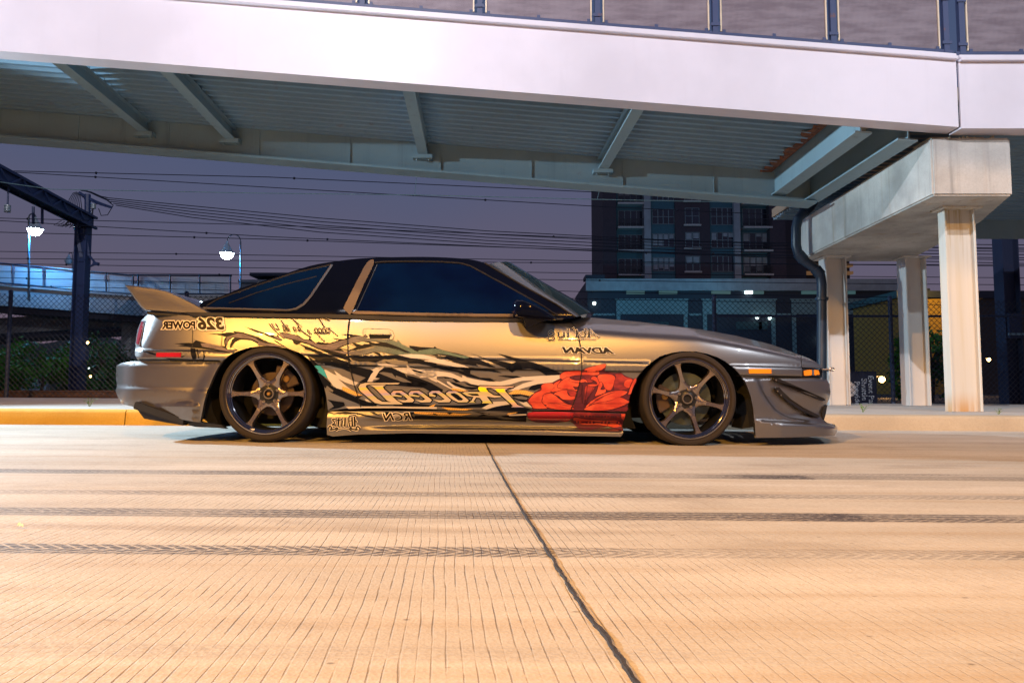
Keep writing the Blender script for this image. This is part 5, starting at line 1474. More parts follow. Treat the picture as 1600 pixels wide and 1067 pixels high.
# wheels
def wheel(cpx, cpy, rot, lug0, disc, side, camber=0.0):
    c = at(cpx, cpy, D0 + .012); R = .2935
    root = empty('wheel', c if not side else mir(c)); root.parent = car; root.location = Vector(c if not side else mir(c)) - wloc(car)
    sy = 1 if not side else -1
    C_ = Vector(c if not side else mir(c)); ax = Vector((0, sy, 0))
    L_ = lambda prof, n=72: [(r_, h) for r_, h in prof]
    b = MB().lathe([(.243, .012), (.252, .002), (.258, -.0035), (.2585, -.0055), (.264, -.0075), (.2645, -.0055), (.274, -.0055), (.2745, -.007), (.278, -.006), (.2785, -.003), (.283, -.001), (.289, .012), (R, .032), (R, .20), (.287, .222), (.262, .23), (.243, .22)], C_, ax, 80)
    b.build('tyre', M_RUBBER, root, smooth=40)
    MB().lathe([(.2485, .012), (.2465, .0), (.2405, .0), (.2385, .006), (.2345, .010), (.2335, .018), (.2285, .021), (.2275, .030), (.222, .035), (.221, .05), (.224, .05), (.2425, .02)], C_, ax, 96).build('rim', M_LIP, root, smooth=25)
    MB().lathe([(.2405, .02), (.226, .05), (.218, .10), (.215, .21), (.22, .21), (.235, .12), (.2425, .05)], C_, ax, 64).build('barrel', M_BARREL, root, smooth=40)
    prof = [(.052, .054), (.066, .042), (.080, .030), (.098, .0225), (.120, .0175), (.150, .0150), (.180, .0150), (.200, .0172), (.212, .022), (.222, .031)]
    dep = [(.05, .062), (.08, .052), (.12, .044), (.18, .036), (.222, .034)]
    for k in range(6):
        a = radians(rot + 60 * k); e1 = Vector((cos(a), 0, sin(a))); e2 = Vector((-sin(a), 0, cos(a)))
        vs = []
        for r_, w in prof:
            y0 = interp(dep, r_); q = C_ + e1 * r_
            for ww, yy in ((-w, y0 + .034), (-w * 1.02, y0 + .008), (-w * .72, y0), (w * .72, y0), (w * 1.02, y0 + .008), (w, y0 + .034)):
                vs.append(q + e2 * ww + ax * yy)
        m = len(prof); b = MB(); fs = [(i * 6 + j, i * 6 + (j + 1) % 6, (i + 1) * 6 + (j + 1) % 6, (i + 1) * 6 + j) for i in range(m - 1) for j in range(6)]
        fs += [tuple(range(6)), tuple((m - 1) * 6 + j for j in range(6))]
        b.add(vs, fs).build('spoke', M_BRONZE, root, smooth=50)
    MB().lathe([(.0, .066), (.030, .066), (.030, .052), (.034, .050), (.040, .052), (.044, .058), (.066, .060), (.070, .07), (.070, .10), (0, .10)], C_, ax, 48, closed=False).build('hub', M_HUB, root, smooth=30)
    MB().lathe([(.025, .052), (.0265, .048), (.031, .048), (.0325, .052), (.031, .056), (.0265, .056)], C_, ax, 32).build('hub_ring', M_NUT, root, smooth=40)
    if not disc: MB().lathe([(0, .045), (.009, .045), (.012, .05), (.012, .064), (0, .064)], C_, ax, 6, closed=False).build('axle_nut', M_BRASS, root)
    for k in range(5):
        a = radians(lug0 + 72 * k); q = C_ + Vector((cos(a), 0, sin(a))) * .056
        MB().lathe([(.004, .050), (.0085, .050), (.0095, .053), (.0095, .062), (.004, .062), (.004, .056), (0, .056)], q, ax, 6, closed=False).build('wheel_nut', M_NUT, root)
    Rd = .165 if disc else .135
    MB().lathe([(.06, .128), (Rd, .128), (Rd, .152), (.06, .152)], C_, ax, 56).build('brake_disc', M_DISC if disc else M_CAL, root, smooth=30)
    MB().lathe([(.0, .10), (.075, .10), (.08, .13), (0, .13)], C_, ax, 32, closed=False).build('disc_hat', M_CAL, root, smooth=30)
    a0 = 150 if disc else 20; pts = []; b = MB(); vs = []
    for i in range(9):
        a = radians(a0 + lerp(0, 60, i / 8))
        for r_, y in ((.105, .105), (.182, .105), (.182, .175), (.105, .175)): vs.append(C_ + Vector((cos(a), 0, sin(a))) * r_ + ax * y)
    b.add(vs, [(i * 4 + j, i * 4 + (j + 1) % 4, (i + 1) * 4 + (j + 1) % 4, (i + 1) * 4 + j) for i in range(8) for j in range(4)] + [(0, 1, 2, 3), (32, 33, 34, 35)])
    o = b.build('caliper', M_CAL, root, bevel=.004)
    a = radians(a0 + 25); q = C_ + Vector((cos(a), 0, sin(a))) * .13
    MB().lathe([(0, .098), (.018, .098), (.021, .106), (0, .106)], q, ax, 14, closed=False).build('caliper_cap', M_BRASS, root)
    a = radians(250); q = C_ + Vector((cos(a), 0, sin(a))) * .231 + ax * .012
    MB().box(q + Vector((-.012, -.002 * sy, -.003)), q + Vector((.012, .002 * sy, .004))).build('rim_sticker', M_WHITE, root) if not disc else None
    return root
for s in (0, 1):
    wheel(415.3, 615.2, 0, 95, False, s)
    wheel(1077.2, 622.8, -14, 77, True, s)
# ================================================================ LIVERY (vinyl film on the near side of the car)
def vinyl(name, col, rough=0.5, metal=0.0, coat=0.06):
    return plain(name, col, rough, metal, var=0.06, scale=5, coat=coat, spec=0.22)
V_BLACK = plain('black_vinyl', (0.002, 0.004, 0.012), 0.45, spec=0.12, var=0.1)
V_WHITE = vinyl('white_vinyl', (0.50, 0.48, 0.49))
V_SILV = M_PAINT
V_CYAN = vinyl('cyan_vinyl', (0.03, 0.30, 0.42))
V_HATCH = NT('gold_hatched_vinyl')
_p = V_HATCH.obj(); _x, _y, _z = V_HATCH.xyz(_p)
V_HATCH = V_HATCH.set(color=V_HATCH.mix(V_HATCH.math('GREATER_THAN', V_HATCH.math('FRACT', V_HATCH.math('MULTIPLY', V_HATCH.math('ADD', _x, V_HATCH.math('MULTIPLY', _z, .4)), 95)), .75), (0.70, 0.42, 0.10), (0.30, 0.16, 0.04)), rough=.4, coat=.6)
def mottled(name, a, c, e_):
    n = NT(name); p = n.obj(); x = n.xyz(p)[0]
    f = n.noise(n.mapv(p, (14, 14, 40)), 1.0, 6, .7); g = n.noise(p, 300, 2, .7)
    col = n.mix(n.ss(f, .3, .7), a, c)
    col = n.mix(n.ss(x, -.95, -.35), col, n.mix(n.ss(f, .3, .7), tuple(q * .6 for q in e_), e_))
    n.set(color=n.mix(n.ss(g, .45, .8, 0, .45), col, (0.34, 0.32, 0.34)), rough=.5, coat=.06, spec=.25); return n.m
V_MOT = mottled('mottled_grey_violet_vinyl', (0.075, 0.058, 0.075), (0.17, 0.135, 0.15), (0.09, 0.17, 0.15))
def foil():
    n = NT('letter_foil_painted_sheen'); p = n.obj(); x, y, z = n.xyz(p)
    t = n.math('ADD', n.math('MULTIPLY', z, 9.0), n.math('MULTIPLY', x, -.35)); t = n.math('FRACT', n.math('ADD', t, .37))
    c = n.ramp(t, [(0.0, (0.55, 0.46, 0.34)), (.18, (.52, .48, .20)), (.30, (.42, .36, .62)), (.40, (.56, .40, .34)), (.52, (.62, .44, .36)), (.66, (.60, .62, .06)), (.74, (.55, .50, .40)), (1.0, (.58, .48, .36))])  # colour bands paint the foil's reflections into the base colour
    n.set(color=c, rough=.3, metal=.25, coat=.8); return n.m
V_FOIL = foil()
V_FOILY = vinyl('yellow_foil_sheen', (0.72, 0.74, 0.02), .3)  # yellow part of the painted foil reflection
def C(x0, y0, pts, s=8.0): return [(x0 + x / s, y0 + y / s) for x, y in pts]
VM = [V_BLACK, V_WHITE, V_SILV, V_MOT, V_CYAN, V_HATCH]
K, WH, SV, MO_, CY, HA = range(6)

def clipok(p):  # keep the film on the panels, out of the wheel arch
    return True
T_ = Decal()
def tp(o, pts, mi=K, layer=0, sm=0):
    q = C(*o, pts)
    if sm: q = smoothline(q, sm, True)
    T_.poly(q, mi, layer)
A_, B_, D_, E_ = (170, 430), (340, 480), (480, 510), (640, 510)
# --- behind the rear wheel
tp(A_, [(820, 855), (1000, 845), (1050, 850), (1090, 815), (1030, 795), (1150, 830), (1300, 870), (1450, 890), (1500, 935), (1590, 975), (1480, 965), (1300, 930), (1100, 908), (1000, 895), (860, 880), (960, 868)])
tp(A_, [(1150, 852), (1250, 850), (1400, 885), (1500, 940), (1570, 972), (1480, 955), (1300, 915), (1170, 893)], MO_, 1)
tp(A_, [(1220, 733), (1400, 728), (1520, 715), (1620, 728), (1620, 747), (1500, 748), (1400, 742)])
tp(A_, [(400, 945), (520, 958), (600, 982), (600, 1002), (500, 975)])
tp(A_, [(1025, 905), (1085, 915), (1105, 1000), (1100, 1050), (1060, 1050), (1040, 1000)])
tp(A_, [(1100, 920), (1115, 925), (1142, 1040), (1128, 1040), (1122, 990)])
tp(A_, [(1185, 930), (1215, 1010), (1200, 1062), (1185, 1062), (1197, 1010)])
tp((170, 550), [(930, 68), (985, 30), (960, 45), (930, 52), (905, 58)])
tp((170, 550), [(700, 78), (900, 86), (1100, 96), (1190, 92), (1200, 104), (1000, 104), (800, 98)])
# --- hook over the rear wheel
tp(B_, [(-20, 330), (100, 330), (195, 318), (215, 322), (190, 297), (330, 316), (360, 328), (440, 350), (520, 373), (522, 380), (560, 400), (640, 436), (700, 450), (740, 462), (650, 462), (560, 458), (500, 434), (420, 390), (300, 378), (200, 372), (150, 400), (120, 450), (105, 500), (95, 500), (82, 440), (90, 390), (110, 368), (0, 345)])
tp(B_, [(120, 372), (200, 345), (260, 326), (330, 334), (470, 382), (520, 420), (600, 452), (520, 440), (420, 396), (300, 385), (190, 374), (140, 405), (110, 480), (95, 430)], MO_, 1)
tp(B_, [(215, 378), (260, 374), (400, 392), (500, 425), (560, 460), (520, 466), (420, 410), (300, 402), (220, 430), (190, 470), (165, 515), (155, 490), (165, 445), (185, 405)])
tp(B_, [(510, 440), (600, 450), (740, 465), (830, 495), (700, 490), (600, 480), (505, 478)], MO_, 1)
tp(B_, [(190, 500), (225, 520), (265, 545), (230, 540)])
tp(B_, [(330, 240), (480, 283), (640, 338), (738, 363), (752, 335), (775, 380), (812, 408), (780, 422), (700, 387), (560, 337), (470, 306)])
tp(B_, [(700, 372), (750, 365), (812, 405), (785, 415)], MO_, 1)
tp(B_, [(770, 312), (900, 328), (1000, 352), (965, 318), (1078, 400), (1140, 405), (1150, 380), (1190, 420), (1230, 448), (1270, 430), (1330, 460), (1440, 440), (1530, 410), (1430, 385), (1540, 400), (1610, 392), (1610, 462), (1500, 520), (1480, 560), (1400, 530), (1330, 545), (1250, 520), (1150, 470), (1050, 438), (990, 470), (950, 450), (945, 415), (850, 385), (790, 352)])
tp(B_, [(800, 325), (900, 338), (1000, 362), (1075, 408), (1160, 418), (1230, 456), (1330, 470), (1440, 452), (1540, 422), (1610, 405), (1610, 445), (1500, 505), (1400, 510), (1330, 525), (1250, 505), (1150, 455), (1050, 425), (960, 405), (850, 376), (800, 348)], MO_, 1, 3)
tp(B_, [(690, 402), (720, 412), (870, 505), (1000, 582), (1010, 592), (860, 512), (750, 448)])
tp(B_, [(1000, 447), (1150, 500), (1300, 560), (1450, 620), (1580, 672), (1640, 690), (1640, 735), (1480, 690), (1330, 615), (1200, 560), (1080, 500)])
tp(B_, [(1040, 588), (1300, 598), (1430, 640), (1580, 672), (1330, 664), (1310, 640), (1200, 604)])
tp(B_, [(1300, 530), (1420, 545), (1610, 610), (1610, 570), (1540, 520), (1400, 520)])
tp(B_, [(1130, 605), (1150, 612), (1250, 712), (1215, 720), (1180, 690)])
tp(B_, [(1195, 660), (1330, 664), (1610, 690), (1610, 716), (1450, 712), (1260, 700)])
# --- door: ribbons
tp(D_, [(430, 100), (520, 98), (600, 104), (700, 124), (730, 96), (765, 130), (740, 140), (700, 132), (600, 128), (540, 162), (440, 192), (340, 217), (240, 222), (100, 206), (140, 198), (240, 206), (330, 204), (425, 178), (320, 150), (440, 168), (550, 122), (490, 110)])
tp(D_, [(100, 215), (200, 245), (330, 226), (450, 188), (560, 138), (680, 122), (780, 152), (1000, 168), (1060, 160), (1130, 200), (1125, 160), (1180, 215), (1250, 255), (1385, 318), (1400, 300), (1610, 285), (1610, 345), (1450, 350), (1300, 345), (1200, 310), (1050, 240), (900, 195), (700, 188), (560, 208), (420, 262), (330, 295), (200, 280), (110, 245)], MO_, 1, 3)
tp(D_, [(560, 206), (700, 186), (880, 186), (1000, 206), (1150, 262), (1300, 330), (1250, 330), (1120, 295), (1020, 262), (900, 250), (800, 252), (700, 275), (560, 300), (620, 256)], K, 2)
tp(D_, [(590, 205), (700, 190), (770, 205), (780, 222), (720, 218), (690, 235)], SV, 3)
tp(D_, [(780, 190), (850, 192), (910, 205), (860, 212)], SV, 3)
tp(D_, [(370, 268), (520, 212), (640, 256), (530, 305)], K, 2)
tp(D_, [(400, 270), (530, 221), (620, 256), (530, 298)], SV, 3)
tp(D_, [(150, 262), (300, 297), (500, 312), (650, 296), (780, 272), (850, 256), (800, 235), (1000, 262), (1150, 292), (1290, 342), (1100, 352), (950, 320), (850, 314), (740, 345), (600, 358), (450, 342), (300, 300)], MO_, 2, 3)
tp(D_, [(-30, 262), (150, 326), (280, 420), (330, 440), (150, 438), (-10, 350), (170, 360), (60, 305), (-30, 285)], K, 1)
tp(D_, [(150, 285), (240, 290), (420, 345), (530, 375), (560, 440), (440, 400), (300, 350)], K, 1)
tp(D_, [(590, 352), (700, 372), (760, 335), (840, 318), (900, 330), (930, 365), (1130, 355), (1250, 392), (1400, 405), (1620, 462), (1620, 520), (1480, 480), (1300, 445), (1100, 408), (950, 412), (860, 452), (760, 436), (650, 440), (555, 410), (520, 372)], K, 1)
tp(D_, [(720, 360), (830, 326), (900, 365), (800, 375)], SV, 2)
tp(D_, [(970, 432), (1000, 458), (1050, 462), (990, 440)], K, 1)
tp(D_, [(120, 438), (330, 442), (560, 478), (870, 486), (880, 494), (560, 492), (380, 492), (230, 488)], K, 1)
tp(D_, [(1130, 352), (1300, 345), (1450, 352), (1620, 390), (1620, 420), (1500, 412), (1300, 396), (1230, 380)], WH, 2)
# --- door: below the moulding
tp(D_, [(280, 492), (600, 502), (800, 542), (790, 525), (830, 560), (770, 690), (640, 702), (735, 640), (560, 580), (440, 530)], K, 1)
tp(D_, [(930, 522), (1060, 518), (1200, 560), (1250, 640), (1330, 660), (1450, 700), (1620, 760), (1620, 860), (1450, 765), (1150, 742), (990, 726), (860, 706), (830, 690), (900, 660), (850, 648), (880, 600), (890, 560)], K, 1)
tp(D_, [(890, 580), (950, 568), (1060, 585), (1110, 640), (1110, 612), (1200, 645), (1310, 702), (1200, 695), (1050, 645)], SV, 2)
tp(D_, [(750, 692), (800, 600), (832, 562), (785, 528), (815, 540), (860, 514), (950, 498), (965, 512), (900, 560), (850, 640), (912, 650), (830, 665), (815, 697)], WH, 2)
tp(D_, [(880, 470), (1000, 468), (1150, 495), (1060, 512), (980, 508), (900, 485)], WH, 1)
tp(D_, [(1060, 512), (1270, 512), (1350, 530), (1560, 560), (1620, 570), (1620, 700), (1500, 640), (1420, 640), (1330, 600), (1240, 590), (1180, 570)], WH, 2)
tp(D_, [(1300, 530), (1480, 580), (1420, 585), (1330, 560)], K, 3)
tp(D_, [(215, 540), (245, 545), (320, 592), (372, 612), (340, 550), (440, 620), (600, 690), (645, 700), (600, 742), (480, 700), (390, 655), (500, 752), (560, 790), (440, 745), (440, 790), (370, 772), (330, 740), (345, 770), (300, 702), (265, 660)], WH, 3)
tp(D_, [(180, 500), (330, 555), (375, 612), (300, 590), (235, 545)], SV, 2)
tp(D_, [(435, 742), (560, 795), (695, 862), (620, 868), (520, 832), (440, 792)], HA, 3)
tp(D_, [(85, 488), (160, 488), (215, 545), (262, 652), (200, 612), (130, 562), (150, 555)], CY, 3)
tp(D_, [(60, 440), (130, 470), (160, 500), (110, 500), (160, 560), (220, 640), (290, 700), (300, 740), (440, 800), (600, 880), (640, 860), (700, 862), (640, 900), (740, 935), (870, 965), (870, 1005), (700, 995), (600, 950), (470, 900), (310, 830), (220, 762), (180, 690), (140, 590), (90, 500)], K, 1)
tp(D_, [(250, 912), (350, 932), (460, 948), (475, 990), (400, 1020), (260, 1045), (335, 1000), (300, 950)], K, 1)
tp(D_, [(250, 740), (330, 800), (320, 820), (230, 780)], SV, 2)
tp(D_, [(720, 905), (760, 912), (800, 950), (740, 935)], WH, 3)
tp(D_, [(480, 1000), (900, 998), (1620, 1004), (1620, 1030), (1100, 1020), (700, 1020), (520, 1030)], WH, 1)
# --- door: middle
tp(E_, [(0, 240), (150, 258), (300, 268), (315, 248), (342, 274), (480, 314), (600, 338), (740, 378), (860, 408), (1000, 468), (1085, 516), (960, 502), (800, 472), (700, 442), (560, 392), (440, 352), (300, 342), (200, 347), (100, 332), (0, 262)], K, 0)
tp(E_, [(0, 270), (60, 298), (105, 330), (200, 290), (330, 278), (480, 318), (600, 350), (740, 380), (700, 402), (560, 372), (440, 348), (260, 340), (120, 345), (0, 345)], MO_, 2, 2)
tp(E_, [(0, 348), (200, 358), (330, 398), (500, 440), (690, 490), (745, 515), (560, 502), (400, 472), (180, 432), (260, 415), (140, 396), (0, 376)], WH, 1)
tp(E_, [(210, 352), (330, 350), (480, 372), (400, 382), (280, 372)], SV, 3)
tp(E_, [(-20, 400), (150, 410), (170, 440), (320, 472), (460, 502), (640, 522), (780, 522), (980, 540), (1060, 545), (1155, 585), (1000, 560), (760, 548), (600, 535), (420, 502), (300, 470), (150, 462), (-20, 462)], K, 2)
tp(E_, [(260, 350), (420, 352), (560, 390), (760, 430), (900, 450), (1010, 490), (960, 500), (820, 470), (860, 500), (720, 480), (600, 455), (500, 420), (430, 385), (330, 370)], K, 3)
tp(E_, [(830, 470), (960, 500), (1060, 530), (900, 520)], SV, 3)
tp(E_, [(270, 458), (500, 520), (700, 572), (760, 592), (880, 640), (1000, 645), (1130, 690), (1000, 685), (860, 655), (720, 625), (600, 575), (420, 545), (300, 505)], K, 1)
tp(E_, [(640, 545), (760, 550), (760, 590), (720, 580)], K, 1)
tp(E_, [(665, 298), (800, 348), (960, 403), (1080, 420), (1280, 462), (1335, 440), (1240, 402), (1100, 338), (1250, 373), (1400, 410), (1620, 472), (1800, 545), (2010, 640), (1900, 655), (1750, 640), (1600, 545), (1500, 530), (1340, 540), (1280, 577), (1200, 522), (1100, 480), (1000, 432), (860, 372)], K, 1)
tp(E_, [(1100, 615), (1200, 612), (1330, 618), (1420, 625), (1300, 648), (1200, 632)], K, 1)
tp(E_, [(-30, 480), (60, 560), (180, 590), (200, 570), (130, 545), (300, 555), (440, 568), (520, 580), (655, 640), (662, 608), (720, 640), (880, 672), (1000, 690), (1090, 690), (1010, 650), (1080, 682), (1130, 690), (1300, 650), (1420, 636), (1350, 620), (1450, 630), (1620, 618), (1850, 608), (1960, 612), (1900, 640), (1780, 700), (1600, 720), (1450, 762), (1330, 800), (1240, 802), (1300, 770), (1420, 712), (1560, 672), (1400, 680), (1250, 728), (1080, 745), (900, 742), (770, 720), (690, 680), (640, 690), (580, 655), (440, 622), (320, 627), (300, 640), (420, 708), (520, 770), (620, 802), (720, 808), (700, 790), (560, 740), (460, 665), (470, 710), (540, 760), (530, 790), (400, 720), (280, 650), (130, 625), (150, 650), (60, 600), (-30, 590)], WH, 2)
tp(E_, [(-30, 610), (60, 630), (130, 650), (280, 710), (420, 790), (400, 830), (340, 745), (380, 800), (200, 755), (-30, 745)], K, 1)
tp(E_, [(290, 642), (430, 640), (530, 722), (640, 765), (780, 792), (860, 772), (885, 742), (760, 718), (640, 692), (560, 650), (440, 632)], K, 1)
tp(E_, [(400, 650), (530, 650), (580, 700), (660, 690), (740, 740), (860, 760), (700, 752), (560, 700), (480, 690)], SV, 2)
tp(E_, [(520, 770), (620, 780), (740, 808), (660, 812), (540, 802)], HA, 4)
tp(E_, [(1220, 842), (1320, 790), (1450, 800), (1560, 832), (1500, 866), (1380, 842), (1280, 848)], HA, 3)
tp(E_, [(1260, 830), (1380, 850), (1500, 868), (1480, 900), (1460, 960), (1400, 940), (1300, 900)], K, 2)
tp(E_, [(1290, 880), (1400, 870), (1480, 890), (1460, 915), (1360, 905)], SV, 3)
tp(E_, [(1560, 700), (1690, 690), (1670, 760), (1560, 800), (1480, 790)], K, 1)
tp(E_, [(-200, 940), (0, 955), (300, 985), (640, 985), (900, 962), (1040, 962), (900, 1012), (780, 1010), (640, 1022), (350, 1000), (100, 1012), (-200, 990)], K, 1)
tp(E_, [(920, 1058), (1040, 1010), (1250, 972), (1440, 1012), (1560, 1042), (1400, 1050), (1000, 1055)], K, 1)
tp(E_, [(900, 1020), (1050, 940), (1250, 930), (1260, 970), (1080, 1000), (960, 1035)], WH, 2)
tp(E_, [(1360, 935), (1420, 950), (1460, 940), (1530, 1010), (1440, 995)], WH, 3)
tp(E_, [(240, 1000), (330, 965), (300, 1005)], HA, 3)
tp(E_, [(400, 1010), (600, 1022), (800, 1030), (700, 1048), (480, 1042)], HA, 2)
T_.build('tribal_graphic', VM)

# --- on the skirt
S_ = Decal(lambda X, Z: plan(X) + .012, o_skirt)
def sp_(o, pts, mi=K, layer=0, sm=0):
    q = C(*o, pts)
    if sm: q = smoothline(q, sm, True)
    S_.poly(q, mi, layer)
F_ = (490, 570); G_ = (650, 570)
sp_(F_, [(180, 582), (260, 600), (400, 585), (560, 600), (800, 655), (880, 680), (700, 650), (560, 612), (380, 604), (185, 600)])
sp_(F_, [(700, 586), (760, 590), (850, 640), (780, 620)], K); sp_(F_, [(870, 585), (1000, 590), (1600, 600), (1600, 640), (1400, 600), (1220, 620), (1250, 660), (1300, 650), (1600, 660), (1600, 690), (1300, 680), (1000, 690), (900, 670)])
sp_(F_, [(940, 600), (1200, 600), (1180, 640), (1000, 660)], WH, 1)
sp_(G_, [(-20, 585), (200, 590), (400, 600), (560, 610), (700, 610), (560, 640), (300, 640), (100, 620), (-20, 605)], HA, 1)
sp_(G_, [(380, 590), (460, 600), (420, 620)], K, 2)
sp_(G_, [(-20, 640), (300, 655), (600, 660), (1000, 665), (1100, 690), (1380, 690), (1380, 720), (900, 690), (600, 685), (300, 680), (-20, 660)], K, 1)
sp_(G_, [(700, 590), (780, 585), (880, 600), (1100, 585), (1390, 580), (1380, 690), (1100, 660), (1060, 640), (900, 640), (760, 650), (860, 610)], K, 1)
sp_(G_, [(820, 610), (960, 590), (1150, 592), (1240, 600), (1180, 620), (1040, 645), (900, 630)], SV, 2)
sp_(G_, [(1160, 600), (1270, 590), (1240, 605), (1130, 625)], HA, 3)
sp_(G_, [(1150, 620), (1380, 612), (1380, 630), (1170, 640)], WH, 3)
S_.build('skirt_graphic', VM)

# --- big lettering, written back to front as in the photograph
Lt = Decal(); Lk = Decal()
letters = []
bowl = C(*D_, [(1160, 705), (730, 705), (665, 722), (642, 760), (665, 805), (760, 885), (850, 955), (930, 972), (1195, 972), (1185, 962), (1050, 945), (940, 940), (880, 905), (790, 820), (738, 755), (745, 730), (790, 722), (1140, 722)])
stem = C(*D_, [(780, 732), (990, 730), (950, 752), (962, 782), (1130, 930), (1190, 962), (1050, 944), (1000, 925), (880, 800), (840, 762)])
e1 = [(1060, 870), (1050, 835), (1080, 806), (1180, 803), (1240, 840), (1340, 918), (1322, 945), (1200, 948), (1125, 915), (1230, 922), (1258, 908), (1200, 858), (1155, 830), (1112, 830), (1100, 850), (1190, 868), (1180, 882)]
cc = [(250, 870), (240, 833), (280, 805), (370, 805), (440, 850), (520, 918), (500, 945), (370, 948), (290, 915), (400, 922), (440, 908), (380, 860), (330, 828), (290, 832), (285, 846), (330, 866), (320, 880)]
oo = [(455, 832), (490, 808), (580, 808), (640, 840), (740, 922), (720, 945), (610, 948), (540, 915), (465, 855)]
oh = [(520, 837), (560, 832), (600, 850), (672, 908), (650, 925), (610, 922), (560, 888), (512, 850)]
RR = [(660, 832), (690, 816), (920, 818), (1020, 945), (1036, 960), (900, 958), (918, 945), (880, 892), (830, 887), (800, 940), (832, 950), (740, 948), (772, 930), (800, 880), (720, 868)]
rh = [(720, 838), (850, 840), (875, 868), (780, 864)]
Pst = [(1020, 770), (1240, 768), (1190, 800), (1350, 980), (1440, 1010), (1270, 1008), (1292, 990), (1085, 803), (1060, 790)]
Pb = [(1310, 748), (880, 745), (855, 770), (880, 812), (960, 872), (1060, 890), (1150, 880), (1130, 868), (1055, 860), (990, 820), (950, 782), (970, 766), (1290, 765)]
LET = [(bowl, ()), (stem, ()), (C(*D_, e1), ()), (C(480 + 27.5, 510, e1), ()), (C(*E_, cc), ()), (C(*E_, oo), (C(*E_, oh),)), (C(*E_, RR), (C(*E_, rh),)), (C(*E_, Pst), ()), (C(*E_, Pb), ())]
def grow(p, k):
    """outline moved outwards by k pixels"""
    ar = sum(p[i - 1][0] * p[i][1] - p[i][0] * p[i - 1][1] for i in range(len(p))); s = 1 if ar > 0 else -1; out = []
    n = len(p)
    for i in range(n):
        a, b_, c = p[i - 1], p[i], p[(i + 1) % n]
        d1 = Vector((b_[0] - a[0], b_[1] - a[1])).normalized(); d2 = Vector((c[0] - b_[0], c[1] - b_[1])).normalized()
        n1 = Vector((d1.y, -d1.x)); n2 = Vector((d2.y, -d2.x)); m = n1 + n2
        m = m * 2 / max(1.2, m.length_squared)
        out.append((b_[0] + m.x * k * s, b_[1] + m.y * k * s))
    return out
for i, (p, h) in enumerate(LET):
    Lk.poly(grow(p, 1.7), 0, 4, 5)
    Lt.poly(p, 0, 6, 4, h)
for y0, x0, x1 in ((0, 0, 0),): pass
Lk.build('lettering_outline', V_BLACK); Lt.build('lettering', V_FOIL)
Ly = Decal(); Ly.poly(C(*E_, [(862, 756), (950, 762), (965, 790), (985, 818), (885, 815), (858, 785)]), 0, 7, 4); Ly.build('lettering_highlight', V_FOILY)
Ly = Decal(); Ly.poly(C(*E_, [(1070, 778), (1195, 778), (1185, 805), (1205, 822), (1105, 822), (1080, 800)]), 0, 7, 4)
Ly.build('lettering_highlight', V_FOILY)

# --- sponsor lettering: text in the built-in font, fitted to its box and mirrored like the photograph
V_INK = vinyl('black_ink_vinyl', (0.004, 0.004, 0.006)); V_CREAM = vinyl('cream_sticker_backing', (0.78, 0.72, 0.62)); V_BROWN = vinyl('dark_brown_vinyl', (0.010, 0.005, 0.003))
def fit(vs, box, skew=0.0, rise=0.0):
    x0, y0, x1, y1 = box
    a, c = min(v[0] for v in vs), max(v[0] for v in vs); d_, e_ = min(v[1] for v in vs), max(v[1] for v in vs)
    out = []
    for x, y in vs:
        u = (x - a) / (c - a); w = (y - d_) / (e_ - d_)
        out.append((x1 - u * (x1 - x0) + skew * (w - .5), y1 - w * (y1 - y0) - rise * u))
    return out
def refine(v, fs, L=3.0):
    v = list(v); fs = list(fs)
    for _ in range(4):
        out = []; mid = {}; ch = False
        def m_(a, b):
            k = (min(a, b), max(a, b))
            if k not in mid: mid[k] = len(v); v.append(((v[a][0] + v[b][0]) / 2, (v[a][1] + v[b][1]) / 2))
            return mid[k]
        for f in fs:
            if len(f) != 3: out += [(f[0], f[i], f[i + 1]) for i in range(1, len(f) - 1)]; ch = True; continue
            a, b, c = f
            ln = [math.hypot(v[p][0] - v[q][0], v[p][1] - v[q][1]) > L for p, q in ((a, b), (b, c), (c, a))]
            if not any(ln): out.append(f); continue
            ch = True
            if all(ln):
                x, y, z = m_(a, b), m_(b, c), m_(c, a); out += [(a, x, z), (x, b, y), (z, y, c), (x, y, z)]
            else:
                P = [a] + ([m_(a, b)] if ln[0] else []) + [b] + ([m_(b, c)] if ln[1] else []) + [c] + ([m_(c, a)] if ln[2] else [])
                k = 0 if not (ln[0] and ln[2]) else 1
                P = P[k:] + P[:k]
                out += [(P[0], P[i], P[i + 1]) for i in range(1, len(P) - 1)]
        fs = out
        if not ch: break
    return v, fs
def sponsor(name, txt, box, ink, back=None, bold=.02, skew=0.0, rise=0.0, grow_=.05, f=f_body, off=o_body, layer=5, space=1.0):
    dk = Decal(f, off); mats = [ink] + ([back] if back else [])
    vs, fs = text_mesh(txt, bold, 0, space)
    a, c = min(v[0] for v in vs), max(v[0] for v in vs); d_, e_ = min(v[1] for v in vs), max(v[1] for v in vs)
    if back:
        v2, f2 = text_mesh(txt, bold + grow_, 0, space)
        # keep the backing in register with the ink
        kx = (box[2] - box[0]) / (c - a); ky = (box[3] - box[1]) / (e_ - d_)
        a2, c2 = min(v[0] for v in v2), max(v[0] for v in v2); d2, e2 = min(v[1] for v in v2), max(v[1] for v in v2)
        bx = (box[0] - (c2 - c) * kx, box[1] - (e2 - e_) * ky, box[2] + (a - a2) * kx, box[3] + (d_ - d2) * ky)
        dk.tris(*refine(fit(v2, bx, skew, rise), f2), 1, layer)
    dk.tris(*refine(fit(vs, box, skew, rise), fs), 0, layer + 2)
    return dk, mats
